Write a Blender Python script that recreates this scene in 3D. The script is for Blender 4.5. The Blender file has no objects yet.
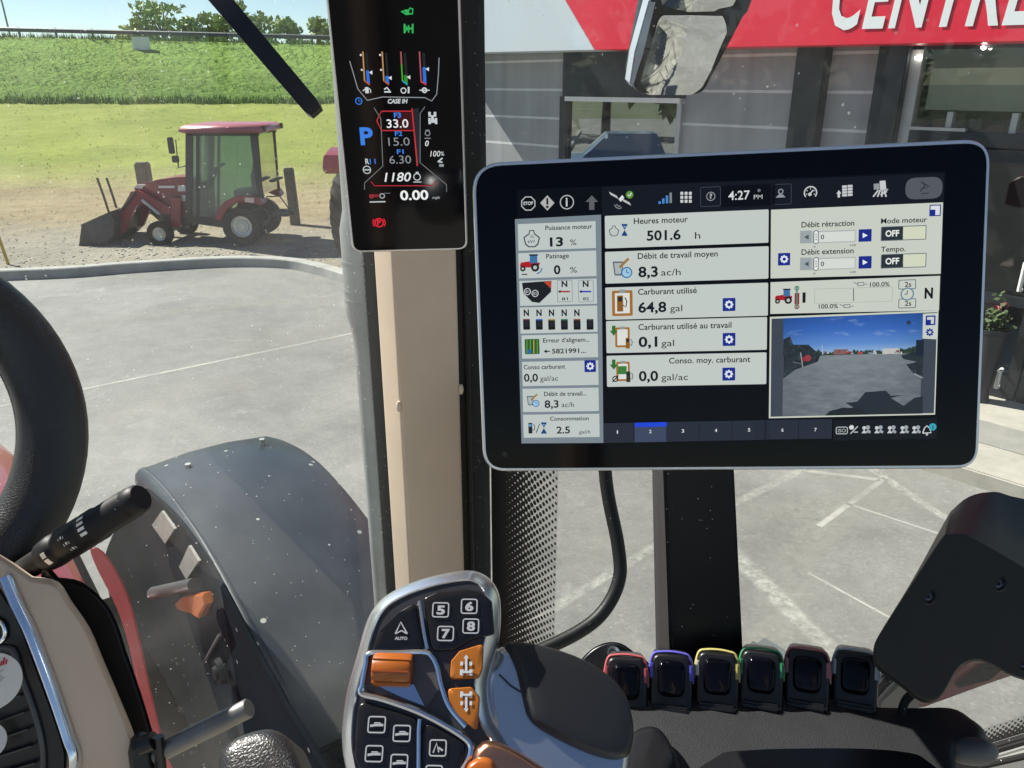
import bpy, bmesh, math, random
import numpy as np
from mathutils import Vector, Matrix
R = math.radians
random.seed(7)
scene = bpy.context.scene
COL = scene.collection
EXPO = 1.25
V3 = Vector

# ------------------------------------------------------------------ camera geometry
EYE = V3((0, 0, 2.9)); PIT = R(21.1); FPX = 780.0
CP, SP = math.cos(PIT), math.sin(PIT)
FWD = V3((0, CP, -SP))
def ray(px, py):
    u = (px - 512) / FPX; v = (384 - py) / FPX
    return V3((u, CP + v * SP, -SP + v * CP))
def C(px, py, d):            # point at distance d along the viewing axis
    return EYE + ray(px, py) * d
def G(px, py, z=0.0):        # point at height z
    r = ray(px, py); return EYE + r * ((z - EYE.z) / r.z)
def PL(px, py, p0, n):       # point on a plane
    r = ray(px, py); return EYE + r * ((p0 - EYE).dot(n) / r.dot(n))
HD = V3((-.62, .78, 0)).normalized()      # heading of the tractor
LT = V3((.78, .62, 0)).normalized()       # to its right
UP = V3((0, 0, 1))
def W(h, l, z): return HD * h + LT * l + UP * z

# ------------------------------------------------------------------ materials
MATS = {}
def lin(c):
    if isinstance(c, str):
        c = [int(c[i:i + 2], 16) / 255 for i in (0, 2, 4)]
        return tuple(x / 12.92 if x <= .04045 else ((x + .055) / 1.055) ** 2.4 for x in c)
    return c
def base_mat(name):
    m = bpy.data.materials.new(name); m.use_nodes = True
    nt = m.node_tree; b = nt.nodes['Principled BSDF']
    MATS[name] = m
    return m, nt, b
def N(nt, t, **kw):
    n = nt.nodes.new(t)
    for k, v in kw.items(): setattr(n, k, v)
    return n
def ramp(nt, stops, interp='LINEAR'):
    r = N(nt, 'ShaderNodeValToRGB'); cr = r.color_ramp; cr.interpolation = interp
    while len(cr.elements) < len(stops): cr.elements.new(.5)
    for e, (p, c) in zip(cr.elements, stops):
        e.position = p; e.color = (*lin(c), 1) if not isinstance(c, (int, float)) else (c, c, c, 1)
    return r
def pm(name, col, rough=.5, metal=0, spec=.5, var=0, vscale=6, bump=0, bscale=200, coat=0, kind='noise', speck=0, sscale=300, spcol=(.5, .5, .48), detail=4, rvar=0):
    """Principled with colour variation, bump and a scatter of dust specks."""
    if name in MATS: return MATS[name]
    m, nt, b = base_mat(name); L = nt.links.new
    col = lin(col)
    b.inputs['Base Color'].default_value = (*col, 1)
    b.inputs['Roughness'].default_value = rough
    b.inputs['Metallic'].default_value = metal
    b.inputs['Specular IOR Level'].default_value = spec
    if coat: b.inputs['Coat Weight'].default_value = coat; b.inputs['Coat Roughness'].default_value = .05
    tc = N(nt, 'ShaderNodeTexCoord')
    last = None
    if var:
        nz = N(nt, 'ShaderNodeTexNoise'); nz.inputs['Scale'].default_value = vscale; nz.inputs['Detail'].default_value = detail
        nz.inputs['Roughness'].default_value = .65
        L(tc.outputs['Object'], nz.inputs['Vector'])
        rp = ramp(nt, [(.25, tuple(x * (1 - var) for x in col)), (.75, tuple(min(1, x * (1 + var)) for x in col))])
        L(nz.outputs['Fac'], rp.inputs['Fac']); L(rp.outputs['Color'], b.inputs['Base Color']); last = rp.outputs['Color']
        if rvar:
            mr = N(nt, 'ShaderNodeMapRange'); mr.inputs['To Min'].default_value = max(0, rough - rvar); mr.inputs['To Max'].default_value = min(1, rough + rvar)
            L(nz.outputs['Fac'], mr.inputs['Value']); L(mr.outputs['Result'], b.inputs['Roughness'])
    if speck:
        vz = N(nt, 'ShaderNodeTexVoronoi'); vz.inputs['Scale'].default_value = sscale
        L(tc.outputs['Object'], vz.inputs['Vector'])
        sep = N(nt, 'ShaderNodeSeparateColor'); L(vz.outputs['Color'], sep.inputs['Color'])
        m1 = N(nt, 'ShaderNodeMath', operation='LESS_THAN'); m1.inputs[1].default_value = .22; L(vz.outputs['Distance'], m1.inputs[0])
        m2 = N(nt, 'ShaderNodeMath', operation='LESS_THAN'); m2.inputs[1].default_value = speck; L(sep.outputs['Red'], m2.inputs[0])
        m3 = N(nt, 'ShaderNodeMath', operation='MULTIPLY'); L(m1.outputs[0], m3.inputs[0]); L(m2.outputs[0], m3.inputs[1])
        mx = N(nt, 'ShaderNodeMix', data_type='RGBA'); L(m3.outputs[0], mx.inputs['Factor'])
        mx.inputs['B'].default_value = (*spcol, 1)
        if last: L(last, mx.inputs['A'])
        else: mx.inputs['A'].default_value = (*col, 1)
        L(mx.outputs['Result'], b.inputs['Base Color'])
    if bump:
        if kind == 'leather':
            t = N(nt, 'ShaderNodeTexVoronoi'); t.feature = 'DISTANCE_TO_EDGE'; o = t.outputs['Distance']
        else:
            t = N(nt, 'ShaderNodeTexNoise'); t.inputs['Detail'].default_value = 3; o = t.outputs['Fac']
        t.inputs['Scale'].default_value = bscale; L(tc.outputs['Object'], t.inputs['Vector'])
        if kind == 'leather':
            mr = N(nt, 'ShaderNodeMapRange'); mr.inputs['From Max'].default_value = .25; L(o, mr.inputs['Value']); o = mr.outputs['Result']
        bp = N(nt, 'ShaderNodeBump'); bp.inputs['Strength'].default_value = bump; bp.inputs['Distance'].default_value = .25 / bscale
        L(o, bp.inputs['Height']); L(bp.outputs['Normal'], b.inputs['Normal'])
    return m
def em(hexcol, k=1.0):
    """A lit screen colour behind glass."""
    name = 'screen_' + hexcol + ('' if k == 1 else '_dim')
    if name in MATS: return MATS[name]
    m, nt, b = base_mat(name)
    c = lin(hexcol)
    b.inputs['Base Color'].default_value = (.004, .004, .005, 1)
    b.inputs['Roughness'].default_value = .22; b.inputs['Specular IOR Level'].default_value = .12
    b.inputs['Emission Color'].default_value = (*c, 1)
    b.inputs['Emission Strength'].default_value = k / 2 ** EXPO
    return m
def glass_mat(name, tint=(.9, .95, .92), refl=.05, film=.04, specks=0, sscale=160, filmcol=(.8, .8, .78)):
    """Pane: clear, with a fresnel reflection, a thin dust film and dried dust specks."""
    m, nt, b = base_mat(name); L = nt.links.new
    nt.nodes.remove(b); out = nt.nodes['Material Output']
    tr = N(nt, 'ShaderNodeBsdfTransparent'); tr.inputs['Color'].default_value = (*tint, 1)
    gl = N(nt, 'ShaderNodeBsdfGlossy'); gl.inputs['Roughness'].default_value = .02
    fr = N(nt, 'ShaderNodeFresnel'); fr.inputs['IOR'].default_value = 1.5
    ad = N(nt, 'ShaderNodeMath', operation='MULTIPLY_ADD'); ad.inputs[1].default_value = .8; ad.inputs[2].default_value = refl; ad.use_clamp = True
    L(fr.outputs[0], ad.inputs[0])
    m1 = N(nt, 'ShaderNodeMixShader'); L(ad.outputs[0], m1.inputs[0]); L(tr.outputs[0], m1.inputs[1]); L(gl.outputs[0], m1.inputs[2])
    sh = m1.outputs[0]
    if film:
        tc = N(nt, 'ShaderNodeTexCoord')
        df = N(nt, 'ShaderNodeBsdfDiffuse'); df.inputs['Color'].default_value = (*filmcol, 1)
        tl = N(nt, 'ShaderNodeBsdfTranslucent'); tl.inputs['Color'].default_value = (*filmcol, 1)
        md = N(nt, 'ShaderNodeMixShader'); L(df.outputs[0], md.inputs[1]); L(tl.outputs[0], md.inputs[2])
        nz = N(nt, 'ShaderNodeTexNoise'); nz.inputs['Scale'].default_value = 3.5; nz.inputs['Detail'].default_value = 6; nz.inputs['Distortion'].default_value = .6
        L(tc.outputs['Object'], nz.inputs['Vector'])
        mr = N(nt, 'ShaderNodeMapRange'); mr.inputs['From Min'].default_value = .3; mr.inputs['From Max'].default_value = .7
        mr.inputs['To Min'].default_value = film * .15; mr.inputs['To Max'].default_value = film * 2.3
        L(nz.outputs['Fac'], mr.inputs['Value'])
        fac = mr.outputs['Result']
        if specks:
            prev = fac
            for sc, dens, rad in ((sscale, specks, .20), (sscale * .37, specks * .30, .085)):
                vz = N(nt, 'ShaderNodeTexVoronoi'); vz.inputs['Scale'].default_value = sc
                n2 = N(nt, 'ShaderNodeTexNoise'); n2.inputs['Scale'].default_value = sc * 1.7
                L(tc.outputs['Object'], n2.inputs['Vector'])
                mxv = N(nt, 'ShaderNodeMix', data_type='RGBA', blend_type='LINEAR_LIGHT'); mxv.inputs['Factor'].default_value = .25 / sc
                L(tc.outputs['Object'], mxv.inputs['A']); L(n2.outputs['Color'], mxv.inputs['B'])
                L(mxv.outputs['Result'], vz.inputs['Vector'])
                sp = N(nt, 'ShaderNodeSeparateColor'); L(vz.outputs['Color'], sp.inputs['Color'])
                rr = N(nt, 'ShaderNodeMath', operation='MULTIPLY'); rr.inputs[1].default_value = rad * 1.6; L(sp.outputs['Green'], rr.inputs[0])
                a = N(nt, 'ShaderNodeMath', operation='LESS_THAN'); L(vz.outputs['Distance'], a.inputs[0]); L(rr.outputs[0], a.inputs[1])
                b2 = N(nt, 'ShaderNodeMath', operation='LESS_THAN'); b2.inputs[1].default_value = dens; L(sp.outputs['Red'], b2.inputs[0])
                c2 = N(nt, 'ShaderNodeMath', operation='MULTIPLY'); L(a.outputs[0], c2.inputs[0]); L(b2.outputs[0], c2.inputs[1])
                d2 = N(nt, 'ShaderNodeMath', operation='MULTIPLY'); d2.inputs[1].default_value = .38; L(c2.outputs[0], d2.inputs[0])
                mxm = N(nt, 'ShaderNodeMath', operation='MAXIMUM'); L(prev, mxm.inputs[0]); L(d2.outputs[0], mxm.inputs[1]); prev = mxm.outputs[0]
            fac = prev
        m2 = N(nt, 'ShaderNodeMixShader'); L(fac, m2.inputs[0]); L(sh, m2.inputs[1]); L(md.outputs[0], m2.inputs[2]); sh = m2.outputs[0]
    L(sh, out.inputs['Surface'])
    return m

# ------------------------------------------------------------------ object helpers
ROOTLOC = {}
def tag(o, label=None, cat=None, group=None, kind=None):
    if label: o['label'] = label
    if cat: o['category'] = cat
    if group: o['group'] = group
    if kind: o['kind'] = kind
    return o
def thing(name, label, cat, loc, group=None):
    o = bpy.data.objects.new(name, None); COL.objects.link(o)
    o.empty_display_size = .05
    o.location = loc; ROOTLOC[o.name] = V3(loc)
    return tag(o, label, cat, group)
def root_loc(p):
    while p.parent: p = p.parent
    return ROOTLOC.get(p.name, V3((0, 0, 0)))
class MB:
    def __init__(s): s.v = []; s.f = []; s.m = []; s.mats = []
    def mi(s, mat):
        if mat not in s.mats: s.mats.append(mat)
        return s.mats.index(mat)
    def add(s, verts, faces, mat):
        o = len(s.v); k = s.mi(mat)
        s.v += [tuple(v) for v in verts]
        for f in faces: s.f.append([i + o for i in f]); s.m.append(k)
        return s
    def bm(s, b, mat):
        b.verts.index_update()
        s.add([v.co.copy() for v in b.verts], [[v.index for v in f.verts] for f in b.faces], mat); b.free(); return s
    # --- shapes
    def obox(s, c, ex, ey, ez, mat, bev=0, seg=2):       # ex, ey, ez: half extents as vectors
        b = bmesh.new(); vs = []
        for i in (-1, 1):
            for j in (-1, 1):
                for k in (-1, 1): vs.append(b.verts.new(V3(c) + ex * i + ey * j + ez * k))
        for f in ((0, 1, 3, 2), (4, 6, 7, 5), (0, 4, 5, 1), (2, 3, 7, 6), (0, 2, 6, 4), (1, 5, 7, 3)): b.faces.new([vs[i] for i in f])
        bmesh.ops.recalc_face_normals(b, faces=b.faces)
        if bev: bmesh.ops.bevel(b, geom=list(b.edges), offset=bev, segments=seg, affect='EDGES', clamp_overlap=True)
        return s.bm(b, mat)
    def box(s, lo, hi, mat, bev=0):
        lo, hi = V3(lo), V3(hi); c = (lo + hi) / 2; e = (hi - lo) / 2
        return s.obox(c, V3((e.x, 0, 0)), V3((0, e.y, 0)), V3((0, 0, e.z)), mat, bev)
    def prism(s, ring, off, mat, bev=0, seg=3):           # ring of points, extruded by the vector off
        b = bmesh.new()
        a = [b.verts.new(p) for p in ring]; c = [b.verts.new(V3(p) + off) for p in ring]
        n = len(ring); b.faces.new(a); b.faces.new(list(reversed(c)))
        for i in range(n): b.faces.new([a[i], c[i], c[(i + 1) % n], a[(i + 1) % n]])
        bmesh.ops.recalc_face_normals(b, faces=b.faces)
        if bev:
            sa, sc = set(a), set(c)
            ed = [e for e in b.edges if (e.verts[0] in sa) == (e.verts[1] in sa)]
            bmesh.ops.bevel(b, geom=ed, offset=bev, segments=seg, affect='EDGES', clamp_overlap=True)
        return s.bm(b, mat)
    def sheet(s, ring, mat): return s.add(ring, [list(range(len(ring)))], mat)
    def rings(s, rs, mat, cap0=True, cap1=True, closed=True):
        n = len(rs[0]); vs = [p for r in rs for p in r]; fs = []
        for k in range(len(rs) - 1):
            for i in range(n if closed else n - 1):
                j = (i + 1) % n
                fs.append([k * n + i, k * n + j, (k + 1) * n + j, (k + 1) * n + i])
        if cap0: fs.append(list(reversed(range(n))))
        if cap1: fs.append([(len(rs) - 1) * n + i for i in range(n)])
        return s.add(vs, fs, mat)
    def tube(s, pts, r, mat, sides=12, closed=False, flat=1.0, ref=None):
        pts = [V3(p) for p in pts]; n = len(pts); rs = []
        rr = r if isinstance(r, (list, tuple)) else [r] * n
        prev = None
        for i, p in enumerate(pts):
            if closed: t = (pts[(i + 1) % n] - pts[i - 1])
            else: t = pts[min(i + 1, n - 1)] - pts[max(i - 1, 0)]
            t.normalize()
            if prev is None:
                q = ref if ref is not None else (UP if abs(t.z) < .9 else V3((1, 0, 0)))
                a = (q - t * q.dot(t)).normalized()
            else: a = (prev - t * prev.dot(t)).normalized()
            prev = a; b = t.cross(a)
            rs.append([p + a * (math.cos(2 * math.pi * k / sides) * rr[i] * flat) + b * (math.sin(2 * math.pi * k / sides) * rr[i]) for k in range(sides)])
        if closed: rs.append(rs[0]); return s.rings(rs, mat, False, False)
        return s.rings(rs, mat)
    def lathe(s, c, axis, prof, mat, seg=32, caps=True):   # prof: (radius, distance along the axis)
        axis = V3(axis).normalized(); q = UP if abs(axis.z) < .9 else V3((1, 0, 0))
        a = axis.cross(q).normalized(); b = axis.cross(a)
        rs = [[V3(c) + axis * t + (a * math.cos(2 * math.pi * k / seg) + b * math.sin(2 * math.pi * k / seg)) * r for k in range(seg)] for r, t in prof]
        return s.rings(rs, mat, caps, caps)
    def puff(s, ring, n, h, inset, mat, steps=5, depth=0, power=1.0):
        """A cushion: the outline with a rounded shoulder of width inset rising h along n."""
        ring = [V3(p) for p in ring]; c = sum(ring, V3()) / len(ring); rs = []
        if depth: rs.append([p - n * depth for p in ring])
        for k in range(steps + 1):
            a = k / steps * math.pi / 2; i = inset * (1 - math.cos(a)); z = h * math.sin(a) ** power
            rs.append([p + (c - p) * i + n * z for p in ring])
        top = rs[-1]
        for t in (.7, .4, .15):
            rs.append([c + n * (h * (1 + .06 * (1 - t))) + (p - (c + n * h)) * t for p in top])
        return s.rings(rs, mat, True, True)
    def ball(s, c, r, mat, seg=12, sc=(1, 1, 1)):
        prof = []
        rs = []
        for i in range(1, seg // 2):
            a = math.pi * i / (seg // 2)
            rs.append([V3(c) + V3((math.sin(a) * math.cos(2 * math.pi * k / seg) * r * sc[0], math.sin(a) * math.sin(2 * math.pi * k / seg) * r * sc[1], math.cos(a) * r * sc[2])) for k in range(seg)])
        return s.rings(rs, mat)
    def build(s, name, parent=None, smooth=True, ang=38, label=None):
        me = bpy.data.meshes.new(name)
        off = root_loc(parent) if parent else V3((0, 0, 0))
        me.from_pydata([V3(v) - off for v in s.v], [], s.f)
        for m in s.mats: me.materials.append(m)
        me.polygons.foreach_set('material_index', s.m)
        me.validate()
        if smooth:
            me.polygons.foreach_set('use_smooth', [True] * len(me.polygons)); me.set_sharp_from_angle(angle=R(ang))
        me.update()
        o = bpy.data.objects.new(name, me); COL.objects.link(o)
        if parent: o.parent = parent
        else: ROOTLOC[o.name] = V3((0, 0, 0))
        if label: o['label'] = label
        return o
def centre_origin(o):
    """Moves a top-level mesh's origin to the base of its geometry."""
    me = o.data; n = len(me.vertices); a = np.empty(n * 3); me.vertices.foreach_get('co', a); a = a.reshape(-1, 3)
    c = np.array([(a[:, 0].min() + a[:, 0].max()) / 2, (a[:, 1].min() + a[:, 1].max()) / 2, a[:, 2].min()])
    me.vertices.foreach_set('co', (a - c).ravel()); o.location = V3(c) + o.location; me.update()
    return o
def single(mb, name, label, cat, group=None, **k):
    o = mb.build(name, None, **k); centre_origin(o); return tag(o, label, cat, group)
def structure(mb, name, **k): return tag(mb.build(name, None, **k), kind='structure')
def dup(root, loc, rotz, label, group=None, scale=1, skip=()):
    r = root.copy(); COL.objects.link(r); r.location = loc; r.rotation_euler = (0, 0, rotz); r.scale = (scale,) * 3
    r['label'] = label
    if group: r['group'] = group
    for ch in list(root.children):
        if ch.name.split('.')[0] in skip: continue
        c = ch.copy(); COL.objects.link(c); c.parent = r
        for g in list(ch.children):
            d = g.copy(); COL.objects.link(d); d.parent = c
    return r
def smooth_closed(pts, n=4):
    """Catmull-Rom through a closed outline of 2-D or 3-D points."""
    out = []; m = len(pts)
    for i in range(m):
        p0, p1, p2, p3 = (np.array(pts[(i + k) % m], float) for k in (-1, 0, 1, 2))
        for j in range(n):
            t = j / n
            out.append(tuple(.5 * (2 * p1 + (p2 - p0) * t + (2 * p0 - 5 * p1 + 4 * p2 - p3) * t * t + (3 * p1 - p0 - 3 * p2 + p3) * t ** 3)))
    return out
def smooth_open(pts, n=6):
    out = []; m = len(pts)
    for i in range(m - 1):
        p0, p1, p2, p3 = (np.array(pts[min(max(i + k, 0), m - 1)], float) for k in (-1, 0, 1, 2))
        for j in range(n):
            t = j / n
            out.append(tuple(.5 * (2 * p1 + (p2 - p0) * t + (2 * p0 - 5 * p1 + 4 * p2 - p3) * t * t + (3 * p1 - p0 - 3 * p2 + p3) * t ** 3)))
    out.append(tuple(pts[-1])); return out
def round_poly(pts, r, n=6):
    """Rounds the corners of a polygon; r is one radius or one per corner."""
    out = []; m = len(pts); rr = r if isinstance(r, (list, tuple)) else [r] * m
    P = [np.array(p, float) for p in pts]
    for i in range(m):
        a, b, c = P[i - 1], P[i], P[(i + 1) % m]
        if rr[i] <= 0: out.append(tuple(b)); continue
        u = (a - b) / np.linalg.norm(a - b); w = (c - b) / np.linalg.norm(c - b)
        ang = math.acos(max(-1, min(1, float(u.dot(w))))); d = min(rr[i] / math.tan(ang / 2), .49 * np.linalg.norm(a - b), .49 * np.linalg.norm(c - b))
        p, q = b + u * d, b + w * d
        for k in range(n + 1):
            t = k / n; out.append(tuple((1 - t) ** 2 * p + 2 * t * (1 - t) * b + t * t * q))
    return out
def shrink(pts, d):
    """Offsets a closed 2-D outline inwards by d."""
    P = [np.array(p[:2], float) for p in pts]; m = len(P)
    area = sum(P[i][0] * P[(i + 1) % m][1] - P[(i + 1) % m][0] * P[i][1] for i in range(m)); sg = 1 if area > 0 else -1
    out = []
    for i in range(m):
        e = P[(i + 1) % m] - P[i - 1]; l = np.linalg.norm(e)
        if l < 1e-9: out.append(tuple(P[i])); continue
        out.append(tuple(P[i] + np.array([-e[1], e[0]]) / l * d * sg))
    return out

# ------------------------------------------------------------------ lettering
TXT = {}
def text_mesh(string, bold=.0, shear=0.0, space=1.0):
    """Outline letters as flat triangles: (points, faces, width, cap height)."""
    key = (string, bold, shear, space)
    if key in TXT: return TXT[key]
    cu = bpy.data.curves.new('letters', 'FONT'); cu.body = string; cu.size = 1; cu.offset = bold; cu.shear = shear; cu.resolution_u = 3; cu.space_character = space
    ob = bpy.data.objects.new('letters', cu); COL.objects.link(ob)
    dg = bpy.context.evaluated_depsgraph_get(); dg.update()
    me = bpy.data.meshes.new_from_object(ob.evaluated_get(dg))
    vs = [tuple(v.co) for v in me.vertices]; fs = [list(p.vertices) for p in me.polygons]
    bpy.data.objects.remove(ob); bpy.data.curves.remove(cu); bpy.data.meshes.remove(me)
    TXT[key] = (vs, fs); return TXT[key]

class Panel:
    """A flat screen or face found from four corners of its picture and a distance."""
    def __init__(s, corners, d):
        r = [ray(*c) for c in corners]
        A = np.array([list(r[0]), list(-r[1]), list(r[2]), list(-r[3])]).T
        k = np.linalg.svd(A)[2][-1]; k = k / k.mean() * d
        P = [EYE + r[i] * float(k[i]) for i in range(4)]
        s.ex = (P[1] - P[0] + P[2] - P[3]).normalized(); up = (P[0] - P[3] + P[1] - P[2])
        s.n = s.ex.cross(up).normalized(); s.ey = s.n.cross(s.ex); s.o = sum(P, V3()) / 4
        s.k = d / FPX
        s.corners = [s.uv(*c) for c in corners]
    def uv(s, px, py):
        p = PL(px, py, s.o, s.n) - s.o; return (p.dot(s.ex), p.dot(s.ey))
    def at(s, u, v, z=0): return s.o + s.ex * u + s.ey * v + s.n * z
    def px(s, px, py, z=0): u, v = s.uv(px, py); return s.at(u, v, z)
class FixedPanel(Panel):
    def __init__(s, o, n, up=UP):
        s.o = o; s.n = n.normalized(); s.ex = up.cross(s.n).normalized(); s.ey = s.n.cross(s.ex)
        s.k = (o - EYE).dot(FWD) / FPX
class Art:
    """Flat lettering, symbols and fields on a panel, collected into one mesh."""
    def __init__(s, panel, conv=lambda x, y: (x, y), z=.0004): s.p = panel; s.c = conv; s.mb = MB(); s.z = z; s.scale = None
    def _z(s, lay): return s.z + lay * .00022
    def loc(s, x, y): return s.p.uv(*s.c(x, y))
    def poly(s, pts, col, lay=1):
        s.mb.sheet([s.p.at(*s.loc(x, y), s._z(lay)) for x, y in pts], col if not isinstance(col, str) else em(col)); return s
    def rect(s, x0, y0, x1, y1, col, lay=1, r=0):
        """Axis-aligned on the panel from the picture of two opposite corners."""
        a, b = s.loc(x0, y0), s.loc(x1, y1)
        pts = [(a[0], a[1]), (b[0], a[1]), (b[0], b[1]), (a[0], b[1])]
        if r: pts = round_poly(pts, r * s.unit(), 4)
        s.mb.sheet([s.p.at(u, v, s._z(lay)) for u, v in pts], col if not isinstance(col, str) else em(col)); return s
    def unit(s):
        if s.scale is None:
            a, b = s.c(0, 0), s.c(1, 0); s.scale = math.hypot(a[0] - b[0], a[1] - b[1]) * s.p.k
        return s.scale
    def line(s, pts, w, col, lay=2, closed=False):
        P = [np.array(s.loc(x, y)) for x, y in pts]; w = w * s.unit() / 2; m = len(P); L = []; Rr = []
        for i in range(m):
            if closed: a, b = P[i - 1], P[(i + 1) % m]
            else: a, b = P[max(i - 1, 0)], P[min(i + 1, m - 1)]
            t = b - a; t = t / (np.linalg.norm(t) + 1e-12); nn = np.array([-t[1], t[0]])
            L.append(P[i] + nn * w); Rr.append(P[i] - nn * w)
        mat = col if not isinstance(col, str) else em(col); z = s._z(lay)
        vs = [s.p.at(*q, z) for q in L] + [s.p.at(*q, z) for q in Rr]
        fs = [[i, (i + 1) % m, m + (i + 1) % m, m + i] for i in range(m if closed else m - 1)]
        s.mb.add(vs, fs, mat); return s
    def disc(s, x, y, r, col, lay=2, n=20, ry=None, a0=0, a1=360):
        u, v = s.loc(x, y); k = s.unit()
        s.mb.sheet([s.p.at(u + math.cos(R(a0 + (a1 - a0) * i / n)) * r * k, v + math.sin(R(a0 + (a1 - a0) * i / n)) * (ry or r) * k, s._z(lay)) for i in range(n)], col if not isinstance(col, str) else em(col)); return s
    def ringc(s, x, y, r, w, col, lay=2, n=24, a0=0, a1=360):
        u, v = s.loc(x, y); k = s.unit(); m = n + 1
        pts = [(math.cos(R(a0 + (a1 - a0) * i / n)), math.sin(R(a0 + (a1 - a0) * i / n))) for i in range(m)]
        vs = [s.p.at(u + c * (r + w / 2) * k, v + q * (r + w / 2) * k, s._z(lay)) for c, q in pts] + [s.p.at(u + c * (r - w / 2) * k, v + q * (r - w / 2) * k, s._z(lay)) for c, q in pts]
        s.mb.add(vs, [[i, i + 1, m + i + 1, m + i] for i in range(n)], col if not isinstance(col, str) else em(col)); return s
    def rr(s, x0, y0, x1, y1, w, col, lay=2, r=4):
        a, b = s.loc(x0, y0), s.loc(x1, y1)
        pts = round_poly([(a[0], a[1]), (b[0], a[1]), (b[0], b[1]), (a[0], b[1])], r * s.unit(), 4)
        inn = shrink(pts, w * s.unit()); m = len(pts); z = s._z(lay)
        s.mb.add([s.p.at(*q, z) for q in pts] + [s.p.at(*q, z) for q in inn], [[i, (i + 1) % m, m + (i + 1) % m, m + i] for i in range(m)], col if not isinstance(col, str) else em(col)); return s
    def text(s, string, x0, y, x1, cap, col, lay=3, bold=0.0, shear=0.0, rot=0.0, space=1.0):
        """string from x0 to x1 on the baseline y with capitals cap high."""
        vs, fs = text_mesh(string, bold, shear, space)
        if not vs: return s
        xa = min(v[0] for v in vs); xb = max(v[0] for v in vs)
        u0, v0 = s.loc(x0, y); u1, _ = s.loc(x1, y)
        sx = (u1 - u0) / (xb - xa); sy = cap * s.unit() / .70; ca, sa = math.cos(R(rot)), math.sin(R(rot))
        P = []
        for v in vs:
            a, b = (v[0] - xa) * sx, v[1] * sy
            P.append(s.p.at(u0 + a * ca - b * sa, v0 + a * sa + b * ca, s._z(lay)))
        s.mb.add(P, fs, col if not isinstance(col, str) else em(col)); return s
    def build(s, name, parent, **k): return s.mb.build(name, parent, smooth=False, **k)
# ================================================================== MONITOR
M_silver = pm('brushed_silver', (.62, .63, .65), .32, .85, var=.06, vscale=40)
M_blackgloss = pm('black_glass', (.002, .002, .004), .07, 0, .14)
M_blackpl = pm('black_plastic', (.008, .008, .009), .5, 0, .3, var=.2, vscale=30, bump=.12, bscale=900, speck=.02, sscale=500)
M_black2 = pm('black_plastic_smooth', (.010, .010, .011), .33, 0, .4, var=.15, vscale=20)
M_rubber = pm('rubber_seal', (.012, .012, .012), .7, 0, .3, var=.2, vscale=30, speck=.03, sscale=260)
MC = [(471, 163), (992, 138), (979, 469), (483, 472)]
mp = Panel(MC, .50)
mon = thing('monitor', 'large black touchscreen monitor with silver rim showing French field data tiles', 'monitor', mp.o - mp.n * .03)
def z5(x, y): return 500 + .2637 * x, 170 + .2637 * y
def z6(x, y): return 500 + .2637 * x, 310 + .2637 * y
def z7(x, y): return 755 + .2393 * x, 165 + .2393 * y
def z8(x, y): return 755 + .2627 * x, 305 + .2627 * y
oc = mp.corners; rad = [.020, .016, .014, .016]
outer = round_poly(oc, rad, 8)
h = MB()
ringf = lambda pts, z: [mp.at(u, v, z) for u, v in pts]
h.rings([ringf(shrink(outer, -.0002), -.030), ringf(shrink(outer, -.0004), -.006), ringf(outer, -.002), ringf(shrink(outer, .0010), 0), ringf(shrink(outer, .0024), 0.0), ringf(shrink(outer, .0030), -.0008)], M_silver, True, True)
h.build('housing', mon)
b = MB(); b.sheet(ringf(shrink(outer, .0028), .0002), M_blackgloss)
bz = b.build('bezel', mon, smooth=False)
bk = MB()
bk.rings([ringf(shrink(outer, .004), -.0301), ringf(shrink(outer, .012), -.042), ringf(shrink(outer, .03), -.050)], M_blackpl)
bk.build('back_cover', mon)
sn = Art(mp, z6, .0005)
for x, y in ((18, 545),): sn.disc(x, y, 11, M_black2, 1)
sn.build('light_sensor', mon)
# the lit area
scr = Art(mp, lambda x, y: (x, y), .0006)
scr.poly([(517, 190), (945, 171), (936, 440), (519, 444)], '04070c', 0)
scr.poly([(602, 187), (944, 173), (943, 203), (602, 216)], '11151d', 1)
screen = scr.build('screen', mon)
TILE, INK, GREY, NAVY = 'bcc5c2', '14171c', '78848c', '1b2a86'
def A(conv): return Art(mp, conv, .0011)
def gear(a, x, y, s=24):
    a.rect(x - s, y - s, x + s, y + s, NAVY, 2, 3)
    for k in range(8):
        c, q = math.cos(k * math.pi / 4), math.sin(k * math.pi / 4)
        a.line([(x + c * s * .3, y + q * s * .3), (x + c * s * .66, y + q * s * .66)], s * .26, 'dfe6ee', 3)
    a.ringc(x, y, s * .40, s * .26, 'dfe6ee', 4)
def tractor_icon(a, x, y, s):
    """Small red tractor; x, y its rear wheel, s its length."""
    a.disc(x, y, s * .21, '17191c', 3); a.disc(x, y, s * .10, 'b9b9b4', 4)
    a.disc(x - s * .62, y + s * .06, s * .14, '17191c', 3); a.disc(x - s * .62, y + s * .06, s * .06, 'b9b9b4', 4)
    a.poly([(x - s * .78, y - s * .05), (x - s * .72, y - s * .25), (x - s * .25, y - s * .32), (x - s * .2, y), (x - s * .5, y)], 'a51f26', 2)
    a.poly([(x - s * .27, y - s * .62), (x + s * .10, y - s * .62), (x + s * .12, y - s * .22), (x - s * .27, y - s * .22)], '3c6fa0', 2)
    a.line([(x - s * .3, y - s * .63), (x + s * .14, y - s * .63)], s * .08, '22262b', 3)
    a.poly([(x - s * .25, y - s * .25), (x + s * .24, y - s * .25), (x + s * .22, y - s * .12), (x - s * .24, y - s * .05)], '8c1b22', 2)
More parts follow.
